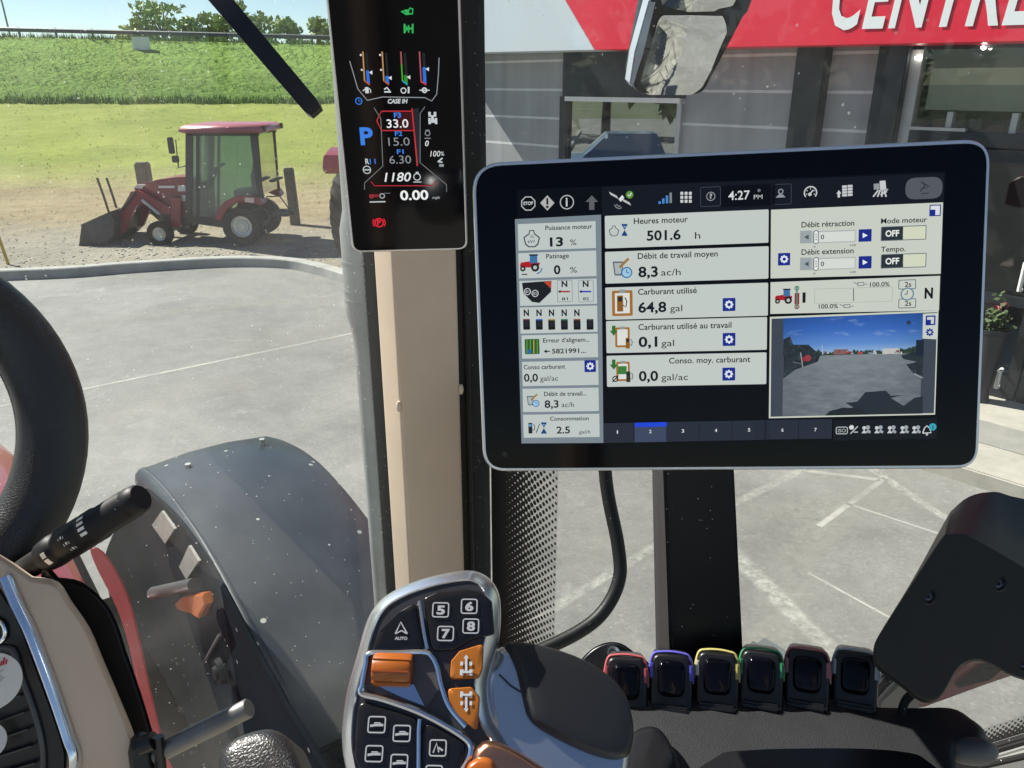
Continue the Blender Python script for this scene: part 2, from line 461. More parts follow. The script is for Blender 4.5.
def engine_icon(a, x, y, s):
    a.poly([(x - s * .22, y - s * .75), (x + s * .22, y - s * .75), (x + s * .28, y - s * .45), (x + s * .75, y - s * .1), (x + s * .6, y + s * .55), (x + s * .3, y + s * .8), (x - s * .3, y + s * .8), (x - s * .6, y + s * .55), (x - s * .75, y - s * .1), (x - s * .28, y - s * .45)], '3c4147', 2)
    a.poly([(x - s * .15, y - s * .66), (x + s * .15, y - s * .66), (x + s * .2, y - s * .38), (x + s * .63, y - s * .05), (x + s * .5, y + s * .48), (x + s * .24, y + s * .7), (x - s * .24, y + s * .7), (x - s * .5, y + s * .48), (x - s * .63, y - s * .05), (x - s * .2, y - s * .38)], TILE, 3)
def hourglass(a, x, y, s, c='1c3f78'):
    a.line([(x - s * .55, y - s), (x + s * .55, y - s)], s * .25, c); a.line([(x - s * .55, y + s), (x + s * .55, y + s)], s * .25, c)
    a.poly([(x - s * .5, y - s * .9), (x + s * .5, y - s * .9), (x, y)], c, 2); a.poly([(x, y), (x + s * .5, y + s * .9), (x - s * .5, y + s * .9)], c, 2)
    a.poly([(x - s * .25, y - s * .75), (x + s * .25, y - s * .75), (x, y - s * .3)], '6fa7d8', 3)
def clipboard(a, x0, y0, x1, y1):
    a.rect(x0, y0, x1, y1, 'a06a2c', 2, 6); w, hh = x1 - x0, y1 - y0
    a.rect(x0 + w * .14, y0 + hh * .1, x1 - w * .14, y1 - hh * .1, 'd9dcd6', 3); a.rect(x0 + w * .35, y0 - hh * .05, x1 - w * .35, y0 + hh * .09, '8e9698', 4)
def pump(a, x, y, s, c='8a5a22'):
    a.rect(x - s * .5, y - s, x + s * .3, y + s, c, 4, 2); a.rect(x - s * .36, y - s * .8, x + s * .16, y - s * .25, '22272d', 5)
    a.line([(x + s * .3, y + s * .2), (x + s * .62, y + s * .5), (x + s * .75, y - s * .3), (x + s * .5, y - s * .75)], s * .14, '22272d', 4)
def bucket_clock(a, x, y, s):
    a.poly([(x - s * .8, y - s * .6), (x + s * .3, y - s * .6), (x + s * .1, y + s * .8), (x - s * .6, y + s * .8)], '5c666d', 2)
    a.poly([(x - s * .65, y - s * .45), (x + s * .2, y - s * .45), (x + s * .0, y + s * .65), (x - s * .5, y + s * .65)], 'a8b0b2', 3)
    a.line([(x - s * .1, y), (x + s * .8, y - s * .9)], s * .25, '9a7440', 4)
    a.disc(x + s * .6, y + s * .5, s * .5, '9cc3dd', 5); a.ringc(x + s * .6, y + s * .5, s * .5, s * .12, '2d6f9e', 6)
    a.line([(x + s * .6, y + s * .2), (x + s * .6, y + s * .52), (x + s * .85, y + s * .52)], s * .09, '2d5f8a', 6)
def down_arrow(a, x, y, s, c='2f6b2b'):
    a.poly([(x - s * .35, y - s), (x + s * .35, y - s), (x + s * .35, y), (x + s * .8, y), (x, y + s), (x - s * .8, y), (x - s * .35, y)], c, 4)
# --- sidebar
a = A(z5); a.z = .0008
a.poly([(57, 187), (383, 170), (392, 1034), (82, 1036)], GREY, 0); a.build('sidebar', screen)
B = .012
a = A(z5).rect(68, 206, 364, 296, TILE, 1); a.text('Puissance moteur', 173, 229, 350, 17, INK, bold=B)
a.text('13', 190, 290, 240, 33, INK, bold=.03).text('%', 266, 286, 290, 22, INK); engine_icon(a, 121, 260, 42); a.text('%', 112, 258, 130, 12, INK); a.text('kW', 107, 278, 135, 12, INK, bold=B); a.build('tile', screen)
a = A(z5).rect(70, 316, 366, 402, TILE, 1); a.text('Patinage', 176, 336, 262, 17, INK, bold=B); a.text('0', 205, 395, 230, 33, INK, bold=.03).text('%', 266, 390, 292, 22, INK)
tractor_icon(a, 134, 370, 75); a.line([(84, 396), (104, 396)], 4, INK, 3); a.line([(140, 394), (155, 386), (160, 372)], 4, '2d4fa0', 3); a.build('tile', screen)
a = A(z5).rect(74, 421, 368, 507, TILE, 1)
a.poly([(84, 428), (196, 420), (194, 462), (150, 504), (122, 500), (90, 468)], '1b1d20', 2); a.poly([(166, 424), (195, 421), (194, 450)], 'b5432b', 3)
for x, y, t in ((105, 461, '81'), (134, 468, '82')): a.ringc(x, y, 12, 3, 'c9ced0', 4); a.text(t, x - 7, y + 5, x + 7, 10, 'c9ced0', 5)
for x0, t, c in ((216, '81', 'a03238'), (296, '82', '2a3cb0')):
    a.rr(x0, 418, x0 + 60, 500, 2.5, '8a9498', 2, 5); a.text('N', x0 + 18, 443, x0 + 40, 22, INK, bold=.035); a.line([(x0 + 8, 461), (x0 + 50, 461)], 6, c, 3); a.poly([(x0 + 4, 461), (x0 + 14, 455), (x0 + 14, 467)], INK, 4); a.text(t, x0 + 19, 494, x0 + 42, 11, INK, bold=B)
a.build('tile', screen)
a = A(z6).rect(76, -9, 370, 82, TILE, 1)
for i, x in enumerate((102, 150, 197, 245, 293, 342)):
    if i < 5: a.text('N', x - 11, 22, x + 9, 24, INK, bold=.04)
    a.rect(x - 14, 34, x + 13, 74, '15171b', 2, 3); a.line([(x - 12, 36), (x + 11, 36)], 5, ('6b3a3a', '3c66b5', 'a59248', '3f7a5c', '7a4a30', '50545a')[i], 3); a.rect(x - 8, 42, x + 7, 62, '24262b', 3, 2)
a.build('tile', screen)
a = A(z6).rect(82, 96, 372, 178, TILE, 1); a.text('Erreur d’alignem...', 164, 123, 340, 17, INK, bold=B); a.text('5821991...', 198, 164, 326, 18, INK, bold=.02)
a.line([(170, 156), (190, 156)], 4, INK, 3); a.poly([(166, 156), (178, 149), (178, 163)], INK, 3)
a.rect(94, 110, 151, 166, '2d5b2a', 2, 4)
for i in range(4): a.line([(103 + i * 13, 112), (103 + i * 13, 164)], 3, '6aa14e' if i != 2 else 'c8b44a', 3)
a.disc(112, 156, 8, '2d62b0', 4); a.build('tile', screen)
a = A(z6).rect(84, 196, 374, 283, TILE, 1); a.text('Conso carburant', 91, 224, 248, 17, INK, bold=B); a.text('0,0', 92, 270, 145, 30, INK, bold=.02); a.text('gal/ac', 153, 268, 221, 20, INK); gear(a, 342, 212, 22); a.build('tile', screen)
a = A(z6).rect(86, 298, 375, 382, TILE, 1); a.text('Débit de travail...', 168, 325, 328, 17, INK, bold=B); a.text('8,3', 170, 369, 223, 29, INK, bold=.02); a.text('ac/h', 234, 367, 281, 20, INK); bucket_clock(a, 122, 340, 25); a.build('tile', screen)
a = A(z6).rect(88, 396, 378, 480, TILE, 1); a.text('Consommation', 190, 418, 337, 16, INK, bold=B); a.text('2.5', 215, 466, 266, 27, INK, bold=.02); a.text('gal/h', 300, 467, 343, 14, INK)
pump(a, 118, 446, 20, '20242a'); a.rect(109, 430, 121, 440, '5b93c4', 6); a.line([(138, 464), (151, 430)], 3, INK, 3); hourglass(a, 167, 446, 19); a.build('tile', screen)
# --- middle tiles
T2 = 'c0c8c3'
a = A(z5).rect(397, 175, 1016, 276, T2, 1, 5); a.text('Heures moteur', 507, 206, 711, 22, INK, bold=B); a.text('501.6', 556, 268, 684, 36, INK, bold=.025); a.text('h', 738, 262, 758, 26, INK); engine_icon(a, 432, 231, 26); hourglass(a, 472, 228, 20); a.build('tile', screen)
a = A(z5).rect(398, 311, 1016, 412, T2, 1, 5); a.text('Débit de travail moyen', 522, 338, 824, 22, INK, bold=B); a.text('8,3', 524, 406, 598, 38, INK, bold=.025); a.text('ac/h', 610, 401, 684, 25, INK); bucket_clock(a, 457, 370, 38); a.build('tile', screen)
a = A(z5).rect(399, 446, 1014, 552, T2, 1, 5); a.text('Carburant utilisé', 523, 473, 745, 22, INK, bold=B); a.text('64,8', 524, 540, 630, 38, INK, bold=.025); a.text('gal', 644, 536, 690, 25, INK); clipboard(a, 424, 458, 503, 552); pump(a, 458, 506, 30); gear(a, 867, 510); a.build('tile', screen)
a = A(z6).rect(402, 42, 1010, 150, T2, 1, 5); a.text('Carburant utilisé au travail', 524, 75, 876, 22, INK, bold=B); a.text('0,1', 525, 139, 596, 38, INK, bold=.025); a.text('gal', 611, 137, 659, 25, INK); clipboard(a, 436, 66, 492, 140); down_arrow(a, 431, 78, 19); pump(a, 486, 125, 20); gear(a, 867, 111); a.build('tile', screen)
a = A(z6).rect(404, 173, 1008, 280, T2, 1, 5); a.text('Conso. moy. carburant', 640, 202, 947, 22, INK, bold=B); a.text('0,0', 526, 268, 599, 38, INK, bold=.025); a.text('gal/ac', 611, 266, 712, 25, INK); clipboard(a, 440, 196, 492, 268); a.rect(446, 212, 480, 242, '3b7a3a', 4); down_arrow(a, 431, 206, 19); pump(a, 488, 252, 20, '3a2f22'); a.ringc(437, 260, 10, 4, INK, 4); a.line([(426, 272), (449, 247)], 4, INK, 4); gear(a, 866, 242); a.build('tile', screen)
# --- right column
T3 = 'c6ccc1'
a = A(z7); a.poly([(65, 188), (782, 157), (772, 455), (63, 474)], T3, 1)
for t, y, ys in (('Débit rétraction', 262, 302), ('Débit extension', 376, 414)):
    a.text(t, 191, y, 411 if 'r' in t[6:8] else 408, 22, INK, bold=B)
    a.rect(186, ys - 26, 232, ys + 25, '9aa3a6', 2); a.poly([(202, ys), (221, ys - 11), (221, ys + 11)], '4c555c', 3)
    a.rect(232, ys - 24, 416, ys + 20, 'aab1b0', 2); a.rect(260, ys - 20, 412, ys + 16, 'd3d9d2', 3)
    a.rr(241, ys - 28, 262, ys + 28, 3, '5a646b', 4, 9); a.rect(244, ys - 24, 259, ys + 25, 'dfe4de', 3, 6)
    for k in (-10, 0, 10): a.disc(251, ys + k, 2.5, '4a5258', 5)
    a.text('0', 271, ys + 9, 285, 18, INK, 4, bold=B)
    a.rect(430, ys - 32, 483, ys + 18, NAVY, 2, 3); a.poly([(446, ys - 18), (446, ys + 4), (467, ys - 7)], 'e6ecf2', 3)
    a.text('0', 241, ys + 44, 249, 8, INK, 3); a.text('100', 394, ys + 38, 418, 8, INK, 3)
for t, y, yb in (('Mode moteur', 246, 288), ('Tempo.', 364, 403)):
    a.text(t, 522, y, 714 if 'M' in t else 624, 21, INK, bold=B)
    a.rect(523, yb - 27, 615, yb + 27, '2a3138', 2, 3); a.rr(523, yb - 29, 710, yb + 24, 3, '59636b', 3, 4); a.rect(615, yb - 28, 708, yb + 22, 'd0d5bd', 2)
    a.text('OFF', 540, yb + 12, 597, 24, 'e8ece8', 4, bold=.03)
gear(a, 119, 394, 25); a.rect(726, 170, 768, 212, 'd7dce2', 2); a.rr(724, 168, 770, 214, 4, NAVY, 4, 3); a.rect(728, 188, 748, 211, NAVY, 3)
a.build('tile', screen)
a = A(z7); a.poly([(63, 490), (770, 463), (765, 607), (62, 622)], T3, 1)
tractor_icon(a, 136, 565, 72); a.rect(163, 535, 182, 582, '8c2a2c', 2); a.line([(172, 505), (172, 600)], 6, '4f7d6d', 3); a.ringc(172, 515, 8, 4, '4f7d6d', 3); a.ringc(172, 592, 8, 4, '8a3030', 3)
a.text('1', 195, 574, 208, 40, INK, bold=.03)
a.rr(246, 518, 570, 570, 2, 'aab19f', 2, 1); a.line([(408, 516), (408, 568)], 3, '3a4046', 3)
a.text('100.0%', 476, 509, 558, 18, INK, bold=B); a.text('100.0%', 263, 600, 343, 18, INK, bold=B)
for x, y, d in ((430, 498, 1), (372, 590, 1)):
    a.rect(x - 5, y - 8, x + 22, y + 7, '6c757a', 2); a.rect(x - 2, y - 5, x + 19, y + 4, T3, 3); a.line([(x - 22, y - 8), (x - 4, y)], 3, '6c757a', 3); a.line([(x + 22, y), (x + 36, y)], 3, '6c757a', 3)
for y, t in ((499, '2s'), (578, '2s')):
    a.rr(596, y - 19, 668, y + 19, 3, '47616f', 2, 5); a.text(t, 621, y + 10, 648, 20, INK, bold=B)
a.disc(631, 539, 24, T3, 3); a.ringc(631, 539, 24, 5, '5d7f96', 4); a.line([(631, 524), (631, 540), (619, 540)], 4, '47616f', 4)
a.text('N', 703, 556, 738, 40, INK, bold=.045); a.build('tile', screen)
# --- the rear camera picture
a = A(z8)
a.poly([(55, 45), (695, 20), (682, 416), (51, 430)], 'c5ccbe', 1); a.poly([(61, 52), (690, 27), (677, 410), (57, 424)], '3d4550', 2)
a.poly([(635, 33), (690, 30), (687, 130), (633, 127)], 'c5ccc8', 3)
X0 = lambda y: 106 - (y - 50) * .01; X1 = lambda y: 634 - (y - 30) * .01
def feed_mat():
    """The picture on the screen from the machine's camera: sky, a ragged tree line and a grey yard, with video grain."""
    m, nt, b = base_mat('camera_picture'); L = nt.links.new
    uv = N(nt, 'ShaderNodeUVMap'); sp = N(nt, 'ShaderNodeSeparateXYZ'); L(uv.outputs[0], sp.inputs[0]); U, Vv = sp.outputs['X'], sp.outputs['Y']
    def noise(scale, det=4, rg=.6, off=(0, 0, 0)):
        mp_ = N(nt, 'ShaderNodeMapping'); mp_.inputs['Scale'].default_value = scale; mp_.inputs['Location'].default_value = off; L(uv.outputs[0], mp_.inputs[0])
        n = N(nt, 'ShaderNodeTexNoise'); n.inputs['Scale'].default_value = 1; n.inputs['Detail'].default_value = det; n.inputs['Roughness'].default_value = rg; L(mp_.outputs[0], n.inputs['Vector']); return n.outputs['Fac']
    def mth(op, a, b_=None, c=None):
        n = N(nt, 'ShaderNodeMath', operation=op)
        for k, x in enumerate((a, b_, c)):
            if x is None: continue
            if isinstance(x, (int, float)): n.inputs[k].default_value = x
            else: L(x, n.inputs[k])
        return n.outputs[0]
    def mix(f, a, c):
        n = N(nt, 'ShaderNodeMix', data_type='RGBA'); L(f, n.inputs['Factor'])
        for k, x in (('A', a), ('B', c)):
            if isinstance(x, tuple): n.inputs[k].default_value = (*x, 1)
            else: L(x, n.inputs[k])
        return n.outputs['Result']
    sky = ramp(nt, [(.62, lin('93b4d6')), (.72, lin('5d8acb')), (.86, lin('3a68b8')), (1.0, lin('2a549f'))]); L(Vv, sky.inputs['Fac'])
    cl = ramp(nt, [(.60, 0.0), (.78, .55)]); L(noise((5, 14, 1), 5, .55, (3, 1, 0)), cl.inputs['Fac']); sk = mix(cl.outputs['Color'], sky.outputs['Color'], lin('9fbcdc'))
    gr_ = ramp(nt, [(.25, lin('59626a')), (.5, lin('6d767c')), (.75, lin('838b8f'))]); L(noise((7, 16, 1), 7, .65), gr_.inputs['Fac'])
    far = ramp(nt, [(.0, .0), (.35, .12), (.62, .45)]); L(Vv, far.inputs['Fac']); gd = mix(far.outputs['Color'], gr_.outputs['Color'], lin('8b949a'))
    tr_ = ramp(nt, [(.3, lin('1a2a26')), (.55, lin('33463c')), (.75, lin('5a6a5c'))]); L(noise((60, 40, 1), 4, .7), tr_.inputs['Fac'])
    lift = ramp(nt, [(.0, .10), (.16, .05), (.3, .0), (.86, .0), (1.0, .05)]); L(U, lift.inputs['Fac'])
    top = mth('ADD', mth('MULTIPLY_ADD', noise((22, .1, 1), 6, .7), .16, .565), lift.outputs['Color'])
    c = mix(mth('LESS_THAN', Vv, top), sk, tr_.outputs['Color'])
    c = mix(mth('LESS_THAN', Vv, mth('MULTIPLY_ADD', noise((9, .1, 1), 3, .6), .02, .60)), c, gd)
    vg = mth('MULTIPLY_ADD', mth('POWER', mth('ABSOLUTE', mth('SUBTRACT', U, .5)), 2.0), -.9, 1.0)
    gn = mth('MULTIPLY_ADD', noise((150, 110, 1), 1, .5), .22, .89)
    hv = N(nt, 'ShaderNodeVectorMath', operation='SCALE'); L(c, hv.inputs[0]); L(mth('MULTIPLY', vg, gn), hv.inputs['Scale'])
    b.inputs['Base Color'].default_value = (.004, .004, .005, 1); b.inputs['Specular IOR Level'].default_value = .12
    L(hv.outputs[0], b.inputs['Emission Color']); b.inputs['Emission Strength'].default_value = 1 / 2 ** EXPO
    return m
def dark_feed():
    m, nt, b = base_mat('camera_dark'); L = nt.links.new; tc = N(nt, 'ShaderNodeTexCoord')
    n = N(nt, 'ShaderNodeTexNoise'); n.inputs['Scale'].default_value = 420; n.inputs['Detail'].default_value = 5; n.inputs['Roughness'].default_value = .7; L(tc.outputs['Object'], n.inputs['Vector'])
    r_ = ramp(nt, [(.3, lin('10181d')), (.55, lin('1f2a30')), (.68, lin('3a464a')), (.8, lin('6a7274'))]); L(n.outputs['Fac'], r_.inputs['Fac'])
    b.inputs['Base Color'].default_value = (.004, .004, .005, 1); L(r_.outputs['Color'], b.inputs['Emission Color']); b.inputs['Emission Strength'].default_value = 1 / 2 ** EXPO
    return m
FEED, FDARK = feed_mat(), dark_feed()
pts = [mp.px(*z8(x, y), .0011 + 3 * .00022) for x, y in ((102, 422), (624, 412), (634, 30), (106, 50))]
me = bpy.data.meshes.new('camera_picture'); me.from_pydata([p - root_loc(screen) for p in pts], [], [(0, 1, 2, 3)]); me.materials.append(FEED); ul = me.uv_layers.new(name='UVMap')
for i, c in enumerate(((0, 0), (1, 0), (1, 1), (0, 1))): ul.data[i].uv = c
o = bpy.data.objects.new('camera_picture', me); COL.objects.link(o); o.parent = screen
rnd = random.Random(5)
for k in range(26):
    x = 250 + 300 * rnd.random(); w = 5 + 16 * rnd.random(); y = 186 - rnd.random() * 7
    a.rect(x, y - 2 - rnd.random() * 7, x + w * .7, y, rnd.choice(['a24a48', 'b9bcc0', '7d3a3a', '8d96a0', 'c9c6bf', '4a525a']), 5.2)
a.rect(296, 168, 350, 186, '7c5e5c', 5.0); a.rect(480, 165, 545, 184, 'b7bab8', 5.0); a.line([(252, 150), (253, 190)], 2, 'aeb6ba', 5.4)
a.poly([(105, 130), (130, 118), (142, 150), (200, 150), (245, 190), (235, 215), (150, 245), (104, 280)], FDARK, 5)
a.disc(197, 201, 13, '8f3a42', 5.6, 10); a.disc(182, 205, 8, '8d3038', 5.6, 9); a.line([(170, 180), (178, 235)], 4, '8e979a', 5.6); a.line([(140, 215), (180, 225)], 4, '5b6468', 5.6); a.disc(125, 235, 14, '2c363a', 5.6, 9)
a.poly([(550, 190), (600, 176), (636, 180), (634, 270), (600, 262), (570, 225), (612, 215), (560, 205)], FDARK, 5); a.rect(608, 132, 636, 190, '1b2733', 5.2); a.line([(600, 260), (632, 276)], 5, '8b949a', 5.4); a.disc(580, 66, 8, '2b3a4a', 5, 9)
a.poly([(340, 370), (385, 366), (415, 330), (493, 324), (512, 344), (556, 340), (512, 352), (560, 382), (600, 352), (634, 345), (632, 411), (262, 419), (290, 398), (370, 388)], '262d35', 5.6); a.poly([(262, 419), (280, 402), (330, 388), (400, 392), (420, 415)], '20272d', 5.8)
a.rr(645, 40, 681, 76, 5, NAVY, 4, 3); a.rect(648, 56, 664, 75, NAVY, 4)
for k in range(8): a.line([(660 + math.cos(k * .785) * 7, 103 + math.sin(k * .785) * 7), (660 + math.cos(k * .785) * 15, 103 + math.sin(k * .785) * 15)], 6, NAVY, 4)
a.ringc(660, 103, 8, 5, NAVY, 5); a.build('camera_view', screen)
# --- bottom bar
a = A(z6); a.poly([(392, 428), (1022, 416), (1020, 490), (392, 503)], '262c38', 1)
for i, x in enumerate((445, 569, 692, 817, 942)):
    a.text(str(i + 1), x - (2 if i == 0 else 4), 467 - i * 2, x + (2 if i == 0 else 5), 13, 'd5dade', 3, bold=.02); a.line([(x + 61, 424 - i * 2), (x + 61, 497 - i * 2)], 2, '121722', 3)
a.poly([(510, 426), (632, 423), (632, 498), (510, 500)], '3c465e', 2); a.poly([(510, 426), (632, 423), (632, 440), (510, 443)], '1f45d0', 3); a.build('page_bar', screen)
a = A(z8); a.poly([(-4, 437), (292, 433), (290, 507), (-4, 511)], '262c38', 1); a.line([(40, 440), (38, 516)], 2, '121722', 3); a.line([(164, 438), (163, 516)], 2, '121722', 3)
a.text('6', 98, 480, 106, 13, 'd5dade', 3, bold=.02); a.text('7', 223, 479, 232, 13, 'd5dade', 3, bold=.02); a.build('page_bar', screen)
a = A(z8); a.poly([(296, 436), (690, 428), (688, 507), (294, 515)], '12161e', 1); a.rr(305, 462, 350, 490, 3, 'b9c0c2', 2, 8); a.text('ISO', 313, 483, 342, 14, 'b9c0c2', 3)
a.disc(364, 464, 9, 'd6dadb', 3, 10); a.line([(360, 488), (388, 460)], 4, 'b9c0c2', 3); a.line([(372, 482), (388, 482)], 4, 'b9c0c2', 3)
for x in (418, 466, 515, 563, 608):
    a.disc(x - 6, 466, 7, 'c5cbcc', 3, 10); a.disc(x + 8, 464, 8, '9aa3a8', 3, 10); a.poly([(x - 16, 486), (x - 6, 472), (x + 4, 486)], 'c5cbcc', 3); a.poly([(x, 482), (x + 8, 470), (x + 20, 480), (x + 16, 487)], '9aa3a8', 2.5)
a.line([(634, 486), (641, 466), (650, 458), (659, 466), (666, 484), (634, 486)], 4, 'cfd4d4', 3); a.disc(650, 491, 4, 'cfd4d4', 3, 8); a.disc(671, 462, 14, '3aa0b4', 4, 14); a.text('2', 667, 468, 675, 11, '0d2b38', 5, bold=.02); a.build('status_bar', screen)
# --- top icons
def icon(f, conv): a = A(conv); f(a); a.build('status_icon', screen)
def f(a):
    P = [(108 + 27 * math.cos(R(22.5 + 45 * k)), 128 + 27 * math.sin(R(22.5 + 45 * k))) for k in range(8)]
    a.line(P, 4, 'b9bcbc', 2, True); a.text('STOP', 89, 134, 127, 12, 'b9bcbc', 3, bold=.04)
icon(f, z5)
icon(lambda a: (a.poly([(180, 97), (207, 126), (180, 155), (153, 126)], 'aeb0ae', 2), a.rect(176, 108, 184, 132, '15181c', 3), a.disc(180, 141, 5, '15181c', 3)), z5)
icon(lambda a: (a.ringc(254, 123, 25, 4, 'aeb2b2', 2), a.text('i', 250, 138, 257, 32, 'c5c8c6', 3, bold=.03)), z5)
icon(lambda a: (a.poly([(348, 97), (372, 122), (358, 122), (358, 152), (338, 152), (338, 122), (324, 122)], '5a5f62', 2)), z5)
def f(a):
    for dx, dy in ((-26, -13), (22, 12)):
        a.poly([(457 + dx - 18, 110 + dy - 14), (457 + dx + 12, 110 + dy + 2), (457 + dx + 18, 110 + dy + 14), (457 + dx - 12, 110 + dy - 2)], 'b9bcbc', 2)
    a.poly([(449, 112), (463, 96), (471, 106), (458, 122)], 'd9dcdc', 3); a.ringc(452, 128, 18, 3, '8a9094', 2, 10, 190, 300); a.ringc(452, 128, 10, 3, '8a9094', 2, 10, 190, 300)
    a.disc(491, 95, 14, '5f8f3c', 3); a.line([(484, 95), (490, 101), (498, 88)], 3.5, 'e6eee0', 4)
icon(f, z5)
def f(a):
    for i in range(4): a.rect(600 + i * 14, 130 - 10 - i * 11, 609 + i * 14, 129 - i, '4a86c8' if i < 3 else '7d868c', 2)
icon(f, z5)
def f(a):
    for i in range(3):
        for j in range(3): a.rect(683 + i * 16, 84 + j * 15, 694 + i * 16, 95 + j * 15, 'c9cccc', 2, 2)
icon(f, z5)
icon(lambda a: (a.rr(758, 66, 836, 138, 2.5, '3c434c', 1, 8), a.ringc(798, 101, 15, 3, '8f959a', 2), a.text('?', 793, 109, 803, 17, 'aeb2b5', 3, bold=.03)), z5)
icon(lambda a: (a.rect(836, 62, 1040, 134, '05070b', 1), a.text('4:27', 864, 115, 945, 32, 'd5d8da', 3, bold=.01), a.text('PM', 960, 112, 993, 16, 'c2c6c8', 3), a.disc(980, 79, 6, '6a7076', 3, 8)), z5)
icon(lambda a: (a.rr(66, 82, 150, 165, 2.5, '3c434c', 1, 8), a.disc(105, 112, 11, '8f959a', 2, 12), a.poly([(84, 138), (97, 124), (113, 124), (125, 136)], '8f959a', 2), a.disc(105, 112, 7, '161b22', 3, 10)), z7)
def f(a):
    a.ringc(229, 117, 24, 5, 'c4c8ca', 2, 24, -40, 220); a.line([(227, 121), (240, 106)], 5, 'c4c8ca', 3); a.disc(226, 124, 7, 'c4c8ca', 3, 10)
    for k in (-20, 30, 90, 150, 200): a.line([(229 + 14 * math.cos(R(k)), 117 - 14 * math.sin(R(k))), (229 + 20 * math.cos(R(k)), 117 - 20 * math.sin(R(k)))], 3, 'c4c8ca', 2)
icon(f, z7)
def f(a):
    a.poly([(337, 122), (347, 106), (358, 121), (352, 121), (352, 137), (342, 137), (342, 122)], 'c4c8ca', 2)
    for i in range(2):
        for j in range(4): a.rect(361 + i * 23, 87 + j * 12 - i * 2, 381 + i * 23, 96 + j * 12 - i * 2, 'c4c8ca', 2)
icon(f, z7)
def f(a):
    a.poly([(517, 68), (541, 66), (545, 104), (519, 106)], 'c4c8ca', 2); a.poly([(492, 80), (516, 78), (517, 104), (493, 104)], '8f9598', 2)
    for i in range(4): a.line([(518 + i * 8 - 6, 106), (490 + i * 18, 134)], 6, 'c4c8ca', 2)
    for i in range(2): a.line([(552 - i * 4, 102 + i * 10), (520, 126)], 4, 'c4c8ca', 2)
icon(f, z7)
def f(a):
    a.rect(626, 56, 778, 140, '53585e', 1, 38); a.line([(684, 112), (705, 88), (690, 72), (722, 92), (700, 100)], 5, '2f3439', 3); a.line([(690, 122), (722, 118)], 4, '2f3439', 3)
icon(f, z7)

# ================================================================== NARROW DISPLAY ON THE CORNER POST
DC = [(321, -45), (459, -45), (468, 250), (352, 253)]
dp = Panel(DC, .80)
disp = thing('gauge_display', 'tall narrow black driving display with silver edge fixed to the beige corner post', 'display', dp.o - dp.n * .02)
outer = round_poly(dp.corners, .012, 8); ringf = lambda pts, z: [dp.at(u, v, z) for u, v in pts]
h = MB(); h.rings([ringf(shrink(outer, .002), -.022), ringf(shrink(outer, -.0002), -.010), ringf(outer, -.002), ringf(shrink(outer, .0012), 0), ringf(shrink(outer, .0024), 0), ringf(shrink(outer, .003), -.0006)], M_silver)
h.build('housing', disp)
b = MB(); b.sheet(ringf(shrink(outer, .0028), .0003), M_blackgloss); face = b.build('screen', disp, smooth=False)
bk = MB(); bk.obox(dp.o - dp.n * .045, dp.ex * .02, dp.ey * .04, dp.n * .03, M_blackpl, .004); bk.build('bracket', disp)
def z2(x, y): return 320 + .3383 * x, .3383 * y
def D(): return Art(dp, z2, .0008)
a = D(); gcol = '2fae57'
a.line([(244, 36), (252, 30), (262, 30), (266, 24), (274, 26), (274, 40), (254, 42)], 4, gcol, 3, True); a.line([(240, 34), (250, 34)], 4, gcol, 3); a.disc(258, 36, 6, gcol, 3, 8); a.build('tell_tale', face)
a = D(); a.line([(250, 70), (250, 98)], 5, gcol, 3); a.line([(274, 70), (274, 98)], 5, gcol, 3); a.line([(250, 84), (274, 84)], 5, gcol, 3); a.line([(262, 74), (262, 96)], 4, gcol, 3); a.line([(250, 74), (262, 84), (250, 94)], 3, gcol, 3); a.build('tell_tale', face)
a = D(); w = '8d9397'
a.line([(88, 180), (100, 220), (112, 262), (140, 296), (185, 286), (310, 288), (330, 298), (345, 278), (350, 220), (352, 170)], 2.5, w, 2); a.build('gauge_frame', face)
for x, col1, col2, lev, fill in ((133, 'b58a5a', '8a8f93', 208, '2f6fd0'), (190, 'b58a5a', '8a8f93', 224, '2f6fd0'), (245, '49a52c', '6fb52a', 222, '2f8a2c'), (300, 'a8525a', 'c03040', 198, '2f6fd0')):
    a = D(); a.line([(x - 6, 152), (x - 1, 238), (x + 14, 250)], 4, col1, 3)
    a.rect(x + 2, 156, x + 15, 244, '1d2127', 2); a.rect(x + 3, lev, x + 15, 246, fill, 3); a.poly([(x + 12, lev + 5), (x + 22, lev), (x + 22, lev + 12)], 'dfe3e5', 4)
    if col1[0] == 'b': a.disc(x - 12, 162, 3, 'd5d9da', 3, 8); a.disc(x - 9, 206, 3, 'd5d9da', 3, 8); a.line([(x - 1, 238), (x + 14, 250)], 4, 'b5552a', 4)
    if x == 300: a.line([(x - 3, 240), (x + 14, 250)], 4, 'c03040', 4)
    if x == 245: a.line([(x - 6, 152), (x - 4, 190)], 4, 'a8525a', 4); a.line([(x - 1, 238), (x + 14, 250)], 4, '2d9fb8', 4)
    y = 266; c = 'cdd2d4'
    if x == 133: a.rect(x, y - 9, x + 12, y + 9, c, 3, 2); a.line([(x + 12, y - 6), (x + 17, y), (x + 17, y + 8)], 2.5, c, 3); a.line([(x - 6, y + 2), (x, y - 3)], 3, c, 3)
    elif x == 190: a.line([(x, y - 2), (x + 8, y - 8), (x + 16, y + 2)], 4, c, 3); a.line([(x, y + 5), (x + 20, y + 5)], 4, c, 3)
    elif x == 245: a.ringc(x + 2, y + 1, 7, 3, c, 3); a.line([(x + 17, y - 10), (x + 17, y + 9)], 5, c, 3)
    else: a.ringc(x + 9, y, 6, 4, c, 3); a.line([(x - 6, y), (x + 24, y)], 3, c, 3)
    a.build('gauge', face)
B2 = '3d7fe0'
